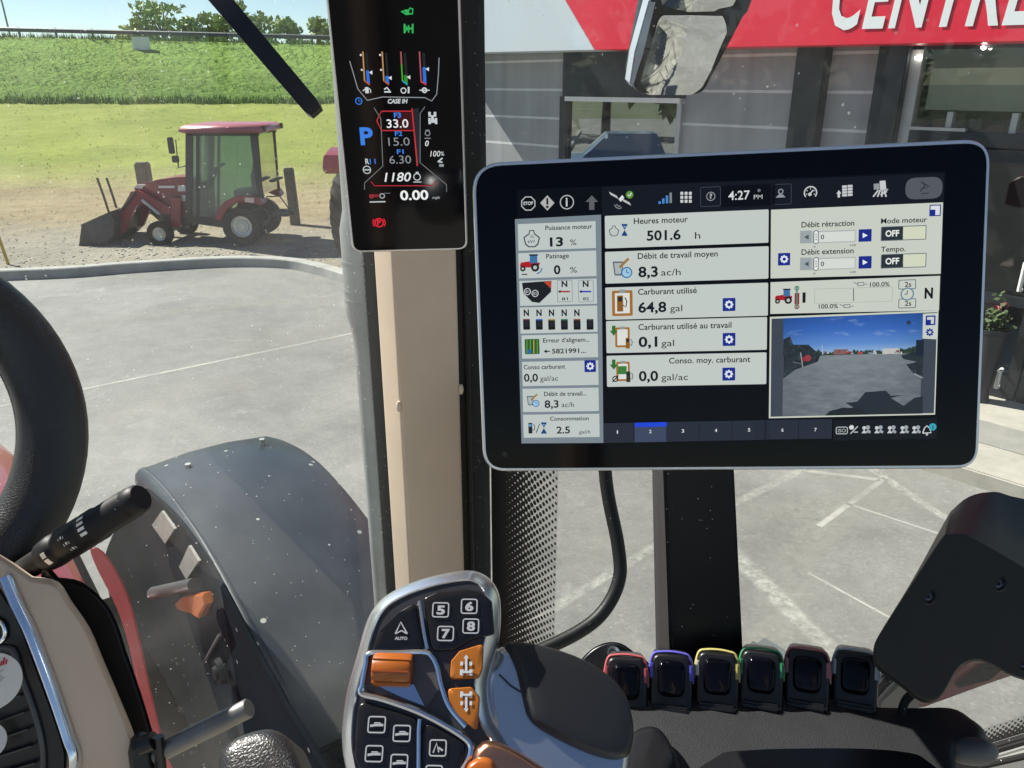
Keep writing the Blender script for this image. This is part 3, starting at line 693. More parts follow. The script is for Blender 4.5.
a = D(); a.text('CASE IH', 201, 305, 260, 12, 'cdd2d4', 3, bold=.03, shear=.25); a.build('lettering', face)
a = D(); a.line([(160, 318), (180, 350), (186, 490), (132, 540), (132, 560)], 2.5, '6d7377', 2); a.line([(310, 315), (296, 335), (296, 480), (374, 545), (374, 566)], 2.5, '6d7377', 2)
a.line([(168, 356), (182, 328), (270, 328)], 3.5, 'b32b35', 3); a.line([(168, 356), (182, 385), (276, 385)], 3.5, 'b32b35', 3); a.line([(272, 320), (288, 490)], 4, 'c0303c', 3); a.poly([(276, 322), (292, 318), (296, 480), (288, 485)], '22252b', 2); a.poly([(225, 332), (273, 331), (276, 382), (230, 382)], '3a0d12', 1)
a.line([(150, 535), (162, 548), (332, 548), (344, 535)], 3, 'a82832', 3); a.build('gear_frame', face)
a = D(); a.text('F3', 219, 347, 240, 14, B2, bold=.03).text('33.0', 198, 377, 262, 24, 'e4e7e8', bold=.012); a.text('F2', 222, 401, 244, 13, B2, bold=.02).text('15.0', 203, 430, 266, 24, '85898d'); a.text('F1', 228, 454, 248, 13, B2, bold=.02).text('6.30', 206, 483, 270, 24, '85898d'); a.build('lettering', face)
a = D(); a.text('P', 121, 426, 159, 48, B2, bold=.035); a.build('lettering', face); a = D(); a.ringc(115, 298, 9, 2.5, B2, 3); a.line([(115, 292), (115, 299), (120, 299)], 2, B2, 3); a.build('clock_symbol', face)
a = D(); a.text('R', 135, 484, 146, 16, 'cdd2d4', bold=.02).text('11', 148, 484, 165, 16, B2); a.ringc(139, 501, 11, 3, 'b9bec0', 3); a.line([(130, 501), (148, 501)], 4, 'b9bec0', 3); a.build('lettering', face)
a = D(); a.text('1180', 191, 536, 270, 27, 'e4e7e8', bold=.01, shear=.2); a.ringc(287, 522, 10, 3, 'b9bec0', 3); a.rect(283, 507, 292, 513, 'b9bec0', 3); a.line([(276, 537), (300, 537)], 3, 'b9bec0', 3); a.text('0.00', 238, 590, 321, 29, 'eceeee', bold=.025); a.text('mph', 333, 587, 354, 9, 'b9bec0'); a.build('lettering', face)
a = D(); c = 'c5cacc'
for x in (324, 340): a.rect(x - 4, 330, x + 4, 344, c, 3)
a.rect(328, 340, 337, 352, c, 3); a.rect(320, 348, 328, 366, c, 3); a.rect(339, 348, 347, 366, c, 3); a.rect(328, 352, 340, 362, c, 3); a.build('tractor_symbol', face)
a = D(); a.ringc(318, 393, 7, 3, '7d8387', 3); a.line([(309, 408), (327, 408)], 3, '7d8387', 3); a.line([(312, 384), (324, 384)], 3, '7d8387', 3); a.text('0', 311, 431, 322, 16, 'e0e3e4', bold=.01, shear=.2); a.build('axle_symbol', face)
a = D(); a.text('100', 326, 462, 356, 17, 'e0e3e4', shear=.2).text('%', 357, 459, 367, 12, 'e0e3e4'); a.line([(348, 478), (362, 466)], 4, c, 3); a.line([(352, 478), (362, 478)], 4, c, 3); a.rect(352, 484, 366, 492, '8d9397', 3); a.build('hitch_symbol', face)
a = D(); a.rect(146, 573, 174, 582, '7a2028', 2); a.ringc(152, 580, 5, 2, 'b34048', 3); a.ringc(184, 578, 7, 3, 'a5aaad', 3); a.line([(147, 596), (194, 595)], 4, 'b9bec0', 3); a.line([(190, 570), (208, 570)], 2, '6d7377', 3); a.build('trailer_symbol', face)
a = D(); rd = 'e02436'; a.ringc(175, 657, 13, 4, rd, 3); a.text('P', 169, 664, 181, 16, rd, bold=.04); a.ringc(175, 657, 19, 3, rd, 3, 12, 140, 220); a.ringc(175, 657, 19, 3, rd, 3, 12, -40, 40); a.build('tell_tale', face)
# ================================================================== THE TRACTOR AROUND THE CAMERA
M_beige = pm('beige_trim', (.60, .475, .365), .5, 0, .4, var=.05, vscale=9, bump=.06, bscale=700)
M_beige2 = pm('dash_beige', (.54, .43, .325), .45, 0, .45, var=.06, vscale=7, bump=.05, bscale=800)
M_liner = pm('roof_lining', (.55, .52, .47), .9, var=.05, vscale=20)
M_floor = pm('bounce_floor', (.40, .36, .30), .85, var=.2, vscale=12)  # unseen floor, made pale so sunlight bounces up into the cab
M_red = pm('tractor_red', (.24, .010, .016), .28, 0, .5, coat=.4, var=.08, vscale=6)
M_casting = pm('grey_casting', (.19, .20, .205), .36, 0, .5, var=.15, vscale=14, speck=.08, sscale=120)
M_chrome = pm('chrome_trim', (.72, .74, .78), .16, 1)
M_fender = pm('mudguard_plastic', (.020, .026, .036), .40, 0, .6, coat=.06, var=.3, vscale=3, bump=.03, bscale=60, speck=.05, sscale=28, spcol=(.35, .35, .33), rvar=.08)
M_dark = pm('underbody_black', (.007, .008, .010), .7, 0, .12, var=.4, vscale=8, speck=.03, sscale=40, spcol=(.12, .12, .12))
M_tyre = pm('tyre_rubber', (.035, .034, .033), .85, 0, .25, var=.35, vscale=9, bump=.3, bscale=60)
M_tyredust = pm('dusty_tyre_rubber', (.075, .072, .066), .9, 0, .2, var=.4, vscale=7, bump=.3, bscale=60)
M_rim = pm('rim_silver', (.55, .55, .53), .42, .5, var=.15, vscale=8)
M_orange = pm('orange_lens', (.34, .09, .012), .3, 0, .5, var=.1, vscale=30)
M_white = pm('white_marking', (.75, .74, .70), .5, var=.08, vscale=20)
G_screen = glass_mat('windscreen_glass', refl=.0, film=.025, specks=.05, sscale=190)
G_side = glass_mat('side_window_glass', refl=.0, film=.02, specks=.05, sscale=150)

def sheet_uv(mb_name, parent, p0, eu, ev, mat):
    me = bpy.data.meshes.new(mb_name); off = root_loc(parent)
    me.from_pydata([p0 - off, p0 + eu - off, p0 + eu + ev - off, p0 + ev - off], [], [(0, 1, 2, 3)]); me.materials.append(mat)
    uv = me.uv_layers.new(name='UVMap')
    for i, c in enumerate(((0, 0), (eu.length, 0), (eu.length, ev.length), (0, ev.length))): uv.data[i].uv = c
    o = bpy.data.objects.new(mb_name, me); COL.objects.link(o); o.parent = parent; return o
def frit_mat(name, width, pitch, solid, flip, grey):
    """Printed dots on glass: solid at one edge, fading to small dots at the other."""
    m, nt, b = base_mat(name); L = nt.links.new
    out = nt.nodes['Material Output']; b.inputs['Base Color'].default_value = (*grey, 1); b.inputs['Roughness'].default_value = .4
    uv = N(nt, 'ShaderNodeUVMap'); sp = N(nt, 'ShaderNodeSeparateXYZ'); L(uv.outputs[0], sp.inputs[0])
    t = N(nt, 'ShaderNodeMapRange'); t.inputs['From Min'].default_value = width if flip else 0; t.inputs['From Max'].default_value = 0 if flip else width
    L(sp.outputs['X'], t.inputs['Value'])
    vm = N(nt, 'ShaderNodeVectorMath', operation='SCALE'); vm.inputs['Scale'].default_value = 1 / pitch; L(uv.outputs[0], vm.inputs[0])
    mp_ = N(nt, 'ShaderNodeMapping'); mp_.inputs['Rotation'].default_value = (0, 0, R(45)); L(vm.outputs[0], mp_.inputs[0])
    fr = N(nt, 'ShaderNodeVectorMath', operation='FRACTION'); L(mp_.outputs[0], fr.inputs[0])
    sb = N(nt, 'ShaderNodeVectorMath', operation='SUBTRACT'); sb.inputs[1].default_value = (.5, .5, 0); L(fr.outputs[0], sb.inputs[0])
    s2 = N(nt, 'ShaderNodeSeparateXYZ'); L(sb.outputs[0], s2.inputs[0]); cb = N(nt, 'ShaderNodeCombineXYZ'); L(s2.outputs[0], cb.inputs[0]); L(s2.outputs[1], cb.inputs[1])
    ln = N(nt, 'ShaderNodeVectorMath', operation='LENGTH'); L(cb.outputs[0], ln.inputs[0])
    rad = N(nt, 'ShaderNodeMapRange'); rad.inputs['From Min'].default_value = solid; rad.inputs['To Min'].default_value = .74; rad.inputs['To Max'].default_value = .2
    L(t.outputs[0], rad.inputs['Value'])
    lt = N(nt, 'ShaderNodeMath', operation='LESS_THAN'); L(ln.outputs['Value'], lt.inputs[0]); L(rad.outputs[0], lt.inputs[1])
    mxm = N(nt, 'ShaderNodeMath', operation='MAXIMUM'); mxm.inputs[1].default_value = .22; L(lt.outputs[0], mxm.inputs[0])
    tr = N(nt, 'ShaderNodeBsdfTransparent'); ms = N(nt, 'ShaderNodeMixShader')
    L(mxm.outputs[0], ms.inputs[0]); L(tr.outputs[0], ms.inputs[1]); L(b.outputs[0], ms.inputs[2]); L(ms.outputs[0], out.inputs['Surface'])
    return m

cab = thing('tractor_cab', 'inside of the tractor cab with beige corner post, glass panes and red bonnet outside', 'tractor cab', W(1.0, .2, 0))
C1 = V3((-.2246, 1.45, 0)); Z0, Z1 = 1.25, 3.215
H1, L1 = C1.dot(HD), C1.dot(LT)
def hlz(pts, z): return [W(h, l, z) for h, l in pts]
m = MB()
post = round_poly([(H1, L1), (H1, L1 + .150), (H1 + .075, L1 + .150), (H1 + .075, L1), ], [.007, .014, .01, .01], 5)
m.prism(hlz(post, Z0), UP * (Z1 - Z0), M_beige); po = m.build('corner_post', cab)
m = MB()
for (hh, ll) in ((H1 + .004, L1 - .001), (H1 + .004, L1 + .151)):
    m = MB(); m.ball(W(hh, ll, C(391, 434, 1.45).z), .006, M_beige, 10, (1, 1, 2.2)); m.build('clip', po)
m = MB(); m.prism(hlz(round_poly([(H1 + .070, L1 + .004), (H1 + .124, L1 + .004), (H1 + .124, L1 + .05), (H1 + .070, L1 + .05)], .004, 3), Z0), UP * (Z1 - Z0), M_rubber); m.build('windscreen_seal', cab)
m = MB(); m.prism(hlz(round_poly([(H1 + .012, L1 + .153), (H1 + .012, L1 + .232), (H1 + .06, L1 + .250), (H1 + .10, L1 + .20), (H1 + .10, L1 + .153)], .006, 3), Z0), UP * (Z1 - Z0), M_rubber); m.build('window_frame', cab)
m = MB()
m.tube([W(H1 + .008, L1 + .172, Z0), W(H1 + .008, L1 + .172, Z1)], .006, M_blackpl, 8); m.build('frame_seal', cab)
HW, LS = H1 + .126, L1 + .215      # windscreen and side window planes
m = MB(); m.sheet([W(HW, -1.0, 1.3), W(HW, L1 + .03, 1.3), W(HW, L1 + .03, 3.2), W(HW, -1.0, 3.2)], G_screen); m.build('windscreen', cab, smooth=False)
m = MB(); m.sheet([W(H1 + .03, LS, 1.3), W(-.85, LS, 1.3), W(-.85, LS, 3.2), W(H1 + .03, LS, 3.2)], G_side); m.build('side_window', cab, smooth=False)
F1 = frit_mat('printed_dots_windscreen', .03, .0085, -.9, True, (.05, .05, .05))
sheet_uv('windscreen_border', cab, W(HW - .004, L1 + .002, 1.3), LT * .022, UP * 1.9, F1)
F2 = frit_mat('printed_dots_window', .24, .0135, .12, False, (.018, .019, .020))
sheet_uv('window_border', cab, W(H1 - .02, LS - .004, 1.3), HD * -.225, UP * 1.02, F2)
m = MB()
m.tube([W(HW + .06, L1 + .034, z) for z in (1.2, 2.0, 2.36, 2.40, 2.44, 2.62, 2.66, 3.3)], [.029, .029, .030, .033, .042, .042, .033, .029], M_casting, 20)
for z in (2.47, 2.49, 2.55): m.tube([W(HW + .06, L1 + .034, z), W(HW + .06, L1 + .034, z + .006)], .044, M_casting, 14)
m.build('outer_post', cab)
m = MB(); m.obox(W(.50, .03, 3.30), HD * .36, LT * 1.02, UP * .07, M_liner, .03); m.build('roof', cab)  # unseen roof, cut down to a strip so daylight reaches the cab
m = MB(); m.obox(W(.2, .0, 1.22), HD * 1.2, LT * .95, UP * .04, M_floor, .01); m.build('floor', cab)
m = MB(); m.obox(W(-.95, .0, 1.55), HD * .04, LT * .95, UP * .35, M_liner, .02); m.build('rear_panel', cab)
for l in (-.93, .93):
    m = MB(); m.obox(W(-.93, l, 2.2), HD * .06, LT * .05, UP * 1.02, M_beige, .02); m.build('rear_post', cab)
m = MB(); m.obox(W(-.1, 1.0, 1.62), HD * .7, LT * .03, UP * .40, M_liner, .02); 
m.build('lower_side_panel', cab)
# bonnet, chassis
m = MB()
hood = [(-.63, .9), (-.63, 1.40), (-.5, 1.54), (-.2, 1.58), (.06, 1.565), (.19, 1.53), (.222, 1.495), (.228, 1.42), (.222, .9)]
m.rings([[W(h, l * s + (1 - s) * -.2, 1.0 + (z - 1.0) * q) for l, z in hood] for h, s, q in ((1.45, 1, 1), (2.6, 1, .985), (3.5, .96, .93), (3.95, .85, .82), (4.1, .75, .6))], M_red); m.build('bonnet', cab)
m = MB(); m.obox(W(2.4, .02, .95), HD * 1.1, LT * .25, UP * .42, M_dark, .03); m.obox(W(2.45, .40, .80), HD * .10, LT * .45, UP * .09, M_dark, .03); m.obox(W(2.1, .35, .72), HD * .75, LT * .125, UP * .40, M_dark, .03)
m.tube([W(2.0, .22, 1.15), W(2.05, .46, 1.12)], .035, M_dark, 12); m.tube([W(1.9, .25, 1.05), W(2.1, .3, 1.22), W(2.5, .3, 1.2)], .014, M_dark, 8)
m.obox(W(1.75, .36, .90), HD * .35, LT * .14, UP * .02, M_dark, .01); m.build('chassis', cab)
m = MB(); ring = [C(x, y, 1.8) for x, y in smooth_closed([(90, 548), (104, 552), (124, 585), (136, 622), (151, 690), (167, 762), (159, 770), (149, 738), (138, 690), (129, 645), (116, 605), (98, 570)], 3)]
m.prism(ring, (C(120, 650, 1) - EYE) * .06, M_red, .004); m.build('bonnet_edge', cab)
# grab rail outside the right window, red fender edge, sill
m = MB()
rail = smooth_open([tuple(C(600, 380, 1.22)), tuple(C(606, 480, 1.22)), tuple(C(618, 545, 1.21)), tuple(C(619, 580, 1.20)), tuple(C(603, 612, 1.19)), tuple(C(575, 634, 1.18)), tuple(C(530, 655, 1.17))], 7)
m.tube(rail, .0105, M_blackpl, 10); m.build('grab_rail', cab)
m = MB(); ring = [C(896, 712, 1.25), C(940, 686, 1.25), C(968, 660, 1.25), C(990, 655, 1.25), C(1050, 655, 1.25), C(1050, 664, 1.25), C(985, 686, 1.25), C(925, 708, 1.25)]
m.prism(ring, V3((.03, .12, -.04)), M_red, .004); fd = m.build('red_fender_edge', cab)
m = MB(); m.prism([C(958, 688, 1.24), C(984, 668, 1.24), C(1004, 668, 1.24), C(990, 680, 1.24)], V3((0, .01, 0)), M_dark); m.build('lamp_recess', fd)
NS = -LT
def onside(px, py, dl=0): return PL(px, py, W(0, LS + dl, 0), NS)
m = MB(); q = [onside(860, 772), onside(960, 752), onside(1060, 722), onside(1060, 734), onside(960, 764), onside(860, 786)]
m.prism(q, -LT * .02, M_rubber, .003); m.build('window_seal', cab)
F3 = frit_mat('printed_dots_sill', .03, .0062, -.1, False, (.02, .02, .02))
me = bpy.data.meshes.new('window_border'); q = [onside(975, 748, -.006), onside(1060, 722, -.006), onside(1060, 704, -.006), onside(975, 731, -.006)]
me.from_pydata([p - root_loc(cab) for p in q], [], [(0, 1, 2, 3)]); me.materials.append(F3); uvl = me.uv_layers.new(name='UVMap'); ww_ = (q[1] - q[0]).length
for i, c in enumerate(((0, 0), (0, ww_), (.03, ww_), (.03, 0))): uvl.data[i].uv = c
o = bpy.data.objects.new('window_border', me); COL.objects.link(o); o.parent = cab
m = MB(); q = [onside(860, 790, -.03), onside(960, 768, -.03), onside(1060, 738, -.03), onside(1060, 900, -.03), onside(860, 900, -.03)]
m.prism(q, LT * .03, pm('sill_grey', (.20, .20, .19), .6, var=.1), .004); sl = m.build('window_sill', cab)
m = MB(); m.tube([onside(900, 785, -.04), onside(960, 771, -.04), onside(1060, 748, -.04)], .004, M_rubber, 8); m.build('sill_seal', sl)

# ================================================================== FRONT WHEEL AND MUDGUARD
def tyre(mb, c, axis, r, w, mat, lugs=20, lug_h=.05, seg=48, hub=.55):
    axis = V3(axis).normalized(); hw = w / 2
    prof = [(r * hub, -hw * .72), (r * .68, -hw * .98), (r * .84, -hw), (r * .95, -hw * .9), (r - lug_h, -hw * .7), (r - lug_h * .8, 0), (r - lug_h, hw * .7), (r * .95, hw * .9), (r * .84, hw), (r * .68, hw * .98), (r * hub, hw * .72)]
    mb.lathe(c, axis, prof, mat, seg, False)
    q = UP if abs(axis.z) < .9 else V3((1, 0, 0)); a = axis.cross(q).normalized(); b = axis.cross(a)
    def P(ang, t, rad): return V3(c) + axis * t + (a * math.cos(ang) + b * math.sin(ang)) * rad
    for side in (-1, 1):
        for k in range(lugs):
            th = 2 * math.pi * (k + (.5 if side > 0 else 0)) / lugs; wd = math.pi / lugs * .55
            vs = []
            for j in range(5):
                u = j / 4; t = side * hw * (.02 + .93 * u); lean = -.95 * math.pi / lugs * 2 * u; rb = r - lug_h - .02 * r * (u > .9); rt = r - (.0 if j < 4 else lug_h * .55)
                x = wd * (1 + .35 * u)
                vs += [P(th + lean - x, t, rb), P(th + lean - x * .7, t, rt), P(th + lean + x * .7, t, rt), P(th + lean + x, t, rb)]
            fs = [[0, 1, 2, 3], [16, 19, 18, 17]]
            for j in range(4):
                for i in range(3): fs.append([j * 4 + i, j * 4 + i + 1, j * 4 + 5 + i, j * 4 + 4 + i])
            mb.add(vs, fs, mat)
def rim(mb, c, axis, r, w, mat, side=1, seg=36):
    axis = V3(axis).normalized() * side
    mb.lathe(c, axis, [(r, -w * .4), (r * 1.02, w * .36), (r * .93, w * .36), (r * .86, w * .18), (r * .62, w * .12), (r * .55, w * .2), (r * .36, w * .22), (r * .32, w * .30), (r * .12, w * .31), (.001, w * .31)], mat, seg, False)
    q = UP; a = axis.cross(q).normalized(); b = axis.cross(a)
    for k in range(8):
        an = k * math.pi / 4; p = V3(c) + axis * (w * .22) + (a * math.cos(an) + b * math.sin(an)) * r * .45
        mb.tube([p, p + axis * w * .05], r * .035, mat, 8)
FW = W(2.55, .74, 0)
fw = thing('front_wheel', 'right front tractor wheel under a dusty black mudguard below the windscreen', 'wheel', FW)
m = MB(); tyre(m, W(2.55, .80, .78), LT, .78, .50, M_tyredust, 18, .05); m.build('tyre', fw)
m = MB(); rim(m, W(2.55, .80, .78), LT, .43, .46, M_rim, 1); m.build('rim', fw)
prof = smooth_open([(2.70, 1.640), (2.66, 1.658), (2.45, 1.69), (2.2, 1.69), (2.0, 1.668), (1.8, 1.615), (1.62, 1.545), (1.50, 1.47), (1.43, 1.38)], 4)
cross = [(.470, -.20), (.472, -.10), (.475, -.03), (.480, -.012), (.492, -.001), (.53, .0), (.66, .012), (.80, .010), (.94, -.006), (.985, -.03), (1.0, -.08), (1.003, -.13)]
m = MB(); rs = []
for i, (hh, zz) in enumerate(prof):
    a = prof[max(i - 1, 0)]; b_ = prof[min(i + 1, len(prof) - 1)]; t = np.array([b_[0] - a[0], b_[1] - a[1]]); t = t / np.linalg.norm(t); nn = np.array([t[1], -t[0]]); nn = nn if nn[1] > 0 else -nn
    rs.append([W(hh + nn[0] * dz, l, zz + nn[1] * dz - .05 * max(0, (l - .6) / .4) * max(0, min(1, (2.3 - hh) / .4))) for l, dz in cross])
m.rings(rs, M_fender, False, False, closed=False)
rim_t = rs[-1]
m.tube(rs[-1], .008, M_rubber, 6); m.tube([r_[0] for r_ in rs], .006, M_fender, 6); m.tube([r_[4] - UP * .017 + LT * .012 for r_ in rs], .024, M_fender, 14)
mg = m.build('mudguard', fw)
mg.modifiers.new('skin', 'SOLIDIFY').thickness = .006
for px, py, hh in ((188, 466, 0), (262, 441, 0)):
    m = MB(); p = PL(px, py, W(2.5, .7, 1.70), UP); m.tube([p - UP * .03, p + UP * .008], .010, pm('bolt_head', (.45, .45, .42), .45, .6), 8); m.build('bolt', mg)
m = MB(); ww = [W(h, .478, z - .02) for h, z in prof[1:]]; m.add(ww + [V3((p.x, p.y, .95)) for p in ww], [[i, i + 1, len(ww) + i + 1, len(ww) + i] for i in range(len(ww) - 1)], M_dark); m.build('inner_wall', fw)
def onin(px, py, dl=-.006): return PL(px, py, W(0, .362 + dl, 0), NS)
m = MB(); m.prism([onin(x, y, 0) for x, y in smooth_closed([(104, 568), (112, 535), (128, 505), (141, 488), (158, 500), (182, 525), (215, 575), (252, 645), (285, 705), (325, 800), (180, 830), (140, 720), (118, 630)], 3)], LT * .01, pm('shade_sheet_black', (.008, .011, .016), .75, 0, .05, var=.3, vscale=5, speck=.04, sscale=50, spcol=(.2, .2, .19)), .003); m.build('shade_sheet', fw)  # added dark sheet, stands in for the shade between bonnet and mudguard
def z4(x, y): return 80 + .388 * x, 470 + .388 * y
m = MB()
m.prism([onin(*z4(x, y)) for x, y in ((185, 142), (210, 106), (243, 152), (219, 190))], LT * .006, pm('faded_stripe', (.20, .195, .18), .6, var=.25, vscale=30))
m.build('white_stripe', mg)
m = MB(); m.prism([onin(*z4(x, y)) for x, y in ((255, 250), (280, 195), (305, 235), (274, 283))], LT * .006, MATS['faded_stripe']); m.build('white_stripe', mg)
m = MB(); m.prism([onin(*z4(x, y), -.03) for x, y in ((243, 345), (262, 327), (315, 320), (321, 348), (303, 384), (286, 372), (252, 362))], LT * .02, M_orange, .003); m.build('side_marker', fw)
m = MB(); m.tube([onin(*z4(190, 318), -.06), onin(*z4(296, 296), -.02)], .016, pm('cylinder_grey', (.05, .052, .055), .4, .4, var=.2), 12); m.build('steering_ram', fw)
m = MB(); p = onin(*z4(368, 516), -.01); m.lathe(p, -LT, [(.001, .02), (.014, .02), (.016, .012), (.027, .012), (.030, .0)], M_dark, 18); m.build('hub_cap', fw)
m = MB(); m.tube([onin(*z4(318, 500), -.01), onin(*z4(360, 424), -.01)], .004, pm('cable_grey', (.06, .06, .062), .6), 6); m.build('rod', fw)

# rear wheel of this tractor (seen in the wing mirror)
rw = thing('rear_wheel', 'big right rear tractor wheel with chevron tread, reflected in the wing mirror', 'wheel', W(-1.55, 1.85, 0))
m = MB(); tyre(m, W(-1.55, 1.85, .95), LT, .95, .62, pm('lightened_tyre_rubber', (.19, .185, .17), .9, 0, .2, var=.4, vscale=7), 20, .06); m.build('tyre', rw)  # rubber colour lightened so the lugs show in the shade
m = MB(); rim(m, W(-1.55, 1.85, .95), LT, .52, .56, M_red, 1); m.build('rim', rw)

# ================================================================== WING MIRROR
M_mirror = pm('mirror_glass', (.86, .87, .86), .015, 1)
mc = C(690, 20, 1.72)
tgt = W(-4.2, 3.15, .2)
mn = ((EYE - mc).normalized() + (tgt - mc).normalized()).normalized()
mir = thing('wing_mirror', 'tall split wing mirror reflecting a tractor tyre and bright concrete, outside right window', 'mirror', mc)
mq = FixedPanel(mc, mn)
def mz(x, y): return 620 + .1367 * x, .1367 * y
def mring(pts, z, r=.012):
    P = round_poly([mq.uv(*mz(x, y)) for x, y in pts], r, 8); return P
body = mring([(222, -40), (300, -620), (1010, -620), (1000, -100), (930, 90), (905, 110), (600, 690), (155, 690), (92, 620)], 0, .03)
m = MB(); m.rings([[mq.at(u, v, .004) for u, v in shrink(body, .004)], [mq.at(u, v, 0) for u, v in body], [mq.at(u, v, -.03) for u, v in body], [mq.at(u * .9, v * .93, -.07) for u, v in body]], M_black2); m.build('housing', mir)
def mirror_glass(pts, rad, z):
    P = mring(pts, 0, .028); c = np.mean(np.array(P), 0); m = MB(); rs = []
    for s in (1, .8, .6, .4, .2, .02):
        rr = []
        for u, v in P:
            x, y = (u - c[0]) * s, (v - c[1]) * s; rr.append(mq.at(c[0] + x, c[1] + y, z - (x * x + y * y) / (2 * rad)))
        rs.append(rr)
    m.rings(rs, M_mirror, False, True); return m
mirror_glass([(270, 150), (300, 108), (500, 104), (700, 112), (875, 116), (590, 640), (520, 690), (200, 690), (130, 640)], .9, .011).build('mirror_glass', mir)
mirror_glass([(290, -560), (960, -560), (945, 10), (905, 82), (480, 76), (300, 40), (270, -80)], .35, .018).build('wide_angle_glass', mir)
m = MB(); m.prism([mq.px(*mz(x, y), .006) for x, y in ((205, 0), (262, 0), (165, 400), (88, 635), (66, 600), (100, 380))], mq.n * -.03, pm('mirror_shell_grey', (.42, .46, .52), .4, 0, .5), .003); m.build('side_trim', mir)
m = MB(); m.tube([mq.px(*mz(300, -600), -.03), mq.px(*mz(-300, -900), -.03), W(1.42, .95, 3.28)], .018, M_blackpl, 10); m.build('arm', mir)

# ================================================================== WIPER
m = MB(); p0, p1 = C(170, -60, 1.28), C(317, 113, 1.22); e = (p1 - p0); cdir = ray(250, 50).normalized(); sd = e.cross(cdir).normalized(); up_ = sd.cross(e).normalized()
wp = thing('wiper', 'black square ended wiper arm hanging across the sky and green bank', 'wiper', p0)
m.rings([[p0 + sd * .017 + up_ * .01, p0 - sd * .017 + up_ * .01, p0 - sd * .017 - up_ * .01, p0 + sd * .017 - up_ * .01], [p1 - e * .03 + sd * .0135 + up_ * .009, p1 - e * .03 - sd * .0135 + up_ * .009, p1 - e * .03 - sd * .0135 - up_ * .009, p1 - e * .03 + sd * .0135 - up_ * .009], [p1 + sd * .010 + up_ * .006, p1 - sd * .010 + up_ * .006, p1 - sd * .010 - up_ * .006, p1 + sd * .010 - up_ * .006]], M_black2)
m.build('arm', wp)
m = MB(); m.tube([p0 + up_ * .012 + sd * .006, p1 - e * .05 + up_ * .011 + sd * .004], .0035, M_rubber, 6); m.build('blade', wp)

# ================================================================== STEERING COLUMN, WHEEL
M_leather = pm('wheel_leather', (.016, .017, .018), .37, 0, .6, var=.25, vscale=25, bump=.28, bscale=420, kind='leather')
M_leath2 = pm('armrest_leather', (.020, .021, .023), .5, 0, .5, var=.2, vscale=25, bump=.28, bscale=520, kind='leather')
wc = C(-172, 440, .60); wn = (EYE - wc + V3((-.05, -.05, .1))).normalized()
sw = thing('steering_wheel', 'black leather steering wheel rim curving in from the edge', 'steering wheel', wc)
wf = FixedPanel(wc, wn); RW = .150
pts = [wf.at(RW * math.cos(a), RW * math.sin(a)) for a in np.linspace(0, 2 * math.pi, 73)[:-1]]
m = MB(); m.tube(pts, 0.0275, M_leather, 24, closed=True, flat=.92, ref=wn); m.build('rim', sw)
M_thread = pm('thread', (.02, .02, .02), .8)
m = MB()
for a in np.linspace(-.75, .75, 90):
    q = lambda r, z, aa: wf.at(r * math.cos(aa), r * math.sin(aa), z)
    m.tube([q(RW - .0250, .004, a), q(RW - .0275, .0, a + .008), q(RW - .0250, -.004, a + .016)], .0011, M_thread, 5)
m.build('stitching', sw)
for an in (math.pi * .5, math.pi * 1.17, math.pi * 1.83):
    m = MB(); dv = wf.ex * math.cos(an) + wf.ey * math.sin(an); pv = wf.n.cross(dv)
    if an > 5: continue
    m.obox(wc + dv * .075 - wn * .01, dv * .055, pv * .018, wn * .008, M_black2, .006); m.build('spoke', sw)
m = MB(); m.lathe(wc - wn * .03, wn, [(.03, -.02), (.05, 0), (.048, .02), (.03, .028), (.001, .03)], M_black2, 28); m.build('hub', sw)

col = thing('steering_column', 'beige steering column cowl with black air vent and chrome strip', 'steering column', C(60, 700, .62))
def cz(x, y): return .2707 * x, 560 + .2707 * y
DCOL = .60
cowl_px = [(-60, 40), (120, 60), (215, 82), (262, 150), (330, 250), (382, 372), (442, 512), (500, 660), (535, 820), (535, 1000), (-60, 1000)]
m = MB(); cn = (EYE - C(60, 700, DCOL)).normalized() * .5 + V3((.5, -.1, .2)); cn.normalize()
rr = smooth_closed([cz(*p) for p in cowl_px], 3)
f0 = [C(x, y, DCOL) for x, y in rr]; f1 = [C(x, y, DCOL + .004) for x, y in [(p[0] + (q[0] - p[0]) * 0, p[1]) for p, q in zip(rr, rr)]]
f2 = [C(x + 3, y, DCOL + .16) for x, y in rr]
inn = [C(x, y, DCOL - .012) for x, y in shrink(rr, 3)]; inn2 = [C(x, y, DCOL - .017) for x, y in shrink(rr, 6)]; inn3 = [C(x, y, DCOL - .018) for x, y in shrink(rr, 9)]
m.rings([f2, f0, inn, inn2, inn3], M_beige2); m.build('cowl', col)
m = MB(); side_px = [(150, 60), (215, 62), (300, 78), (385, 150), (432, 230), (472, 350), (512, 462), (552, 590), (578, 700), (590, 860), (590, 1000), (300, 1000)]
rr = smooth_closed([cz(*p) for p in side_px], 3); m.prism([C(x, y, DCOL + .022) for x, y in rr], (C(110, 680, 1) - EYE) * .07, M_black2, .006); m.build('side_cover', col)
ch = smooth_open([cz(*p) for p in ((20, 60), (62, 160), (112, 265), (170, 415), (222, 560), (255, 660), (276, 720), (272, 800), (240, 960))], 5)
m = MB(); m.tube([C(x, y, DCOL - .022) for x, y in ch], 0.0048, M_chrome, 10, flat=.55, ref=cn); m.build('chrome_strip', col)
vent_px = [(-80, 100), (30, 150), (95, 280), (150, 430), (205, 580), (240, 690), (246, 740), (238, 820), (200, 1000), (-80, 1000)]
rr = [cz(*p) for p in smooth_closed(vent_px, 3)]
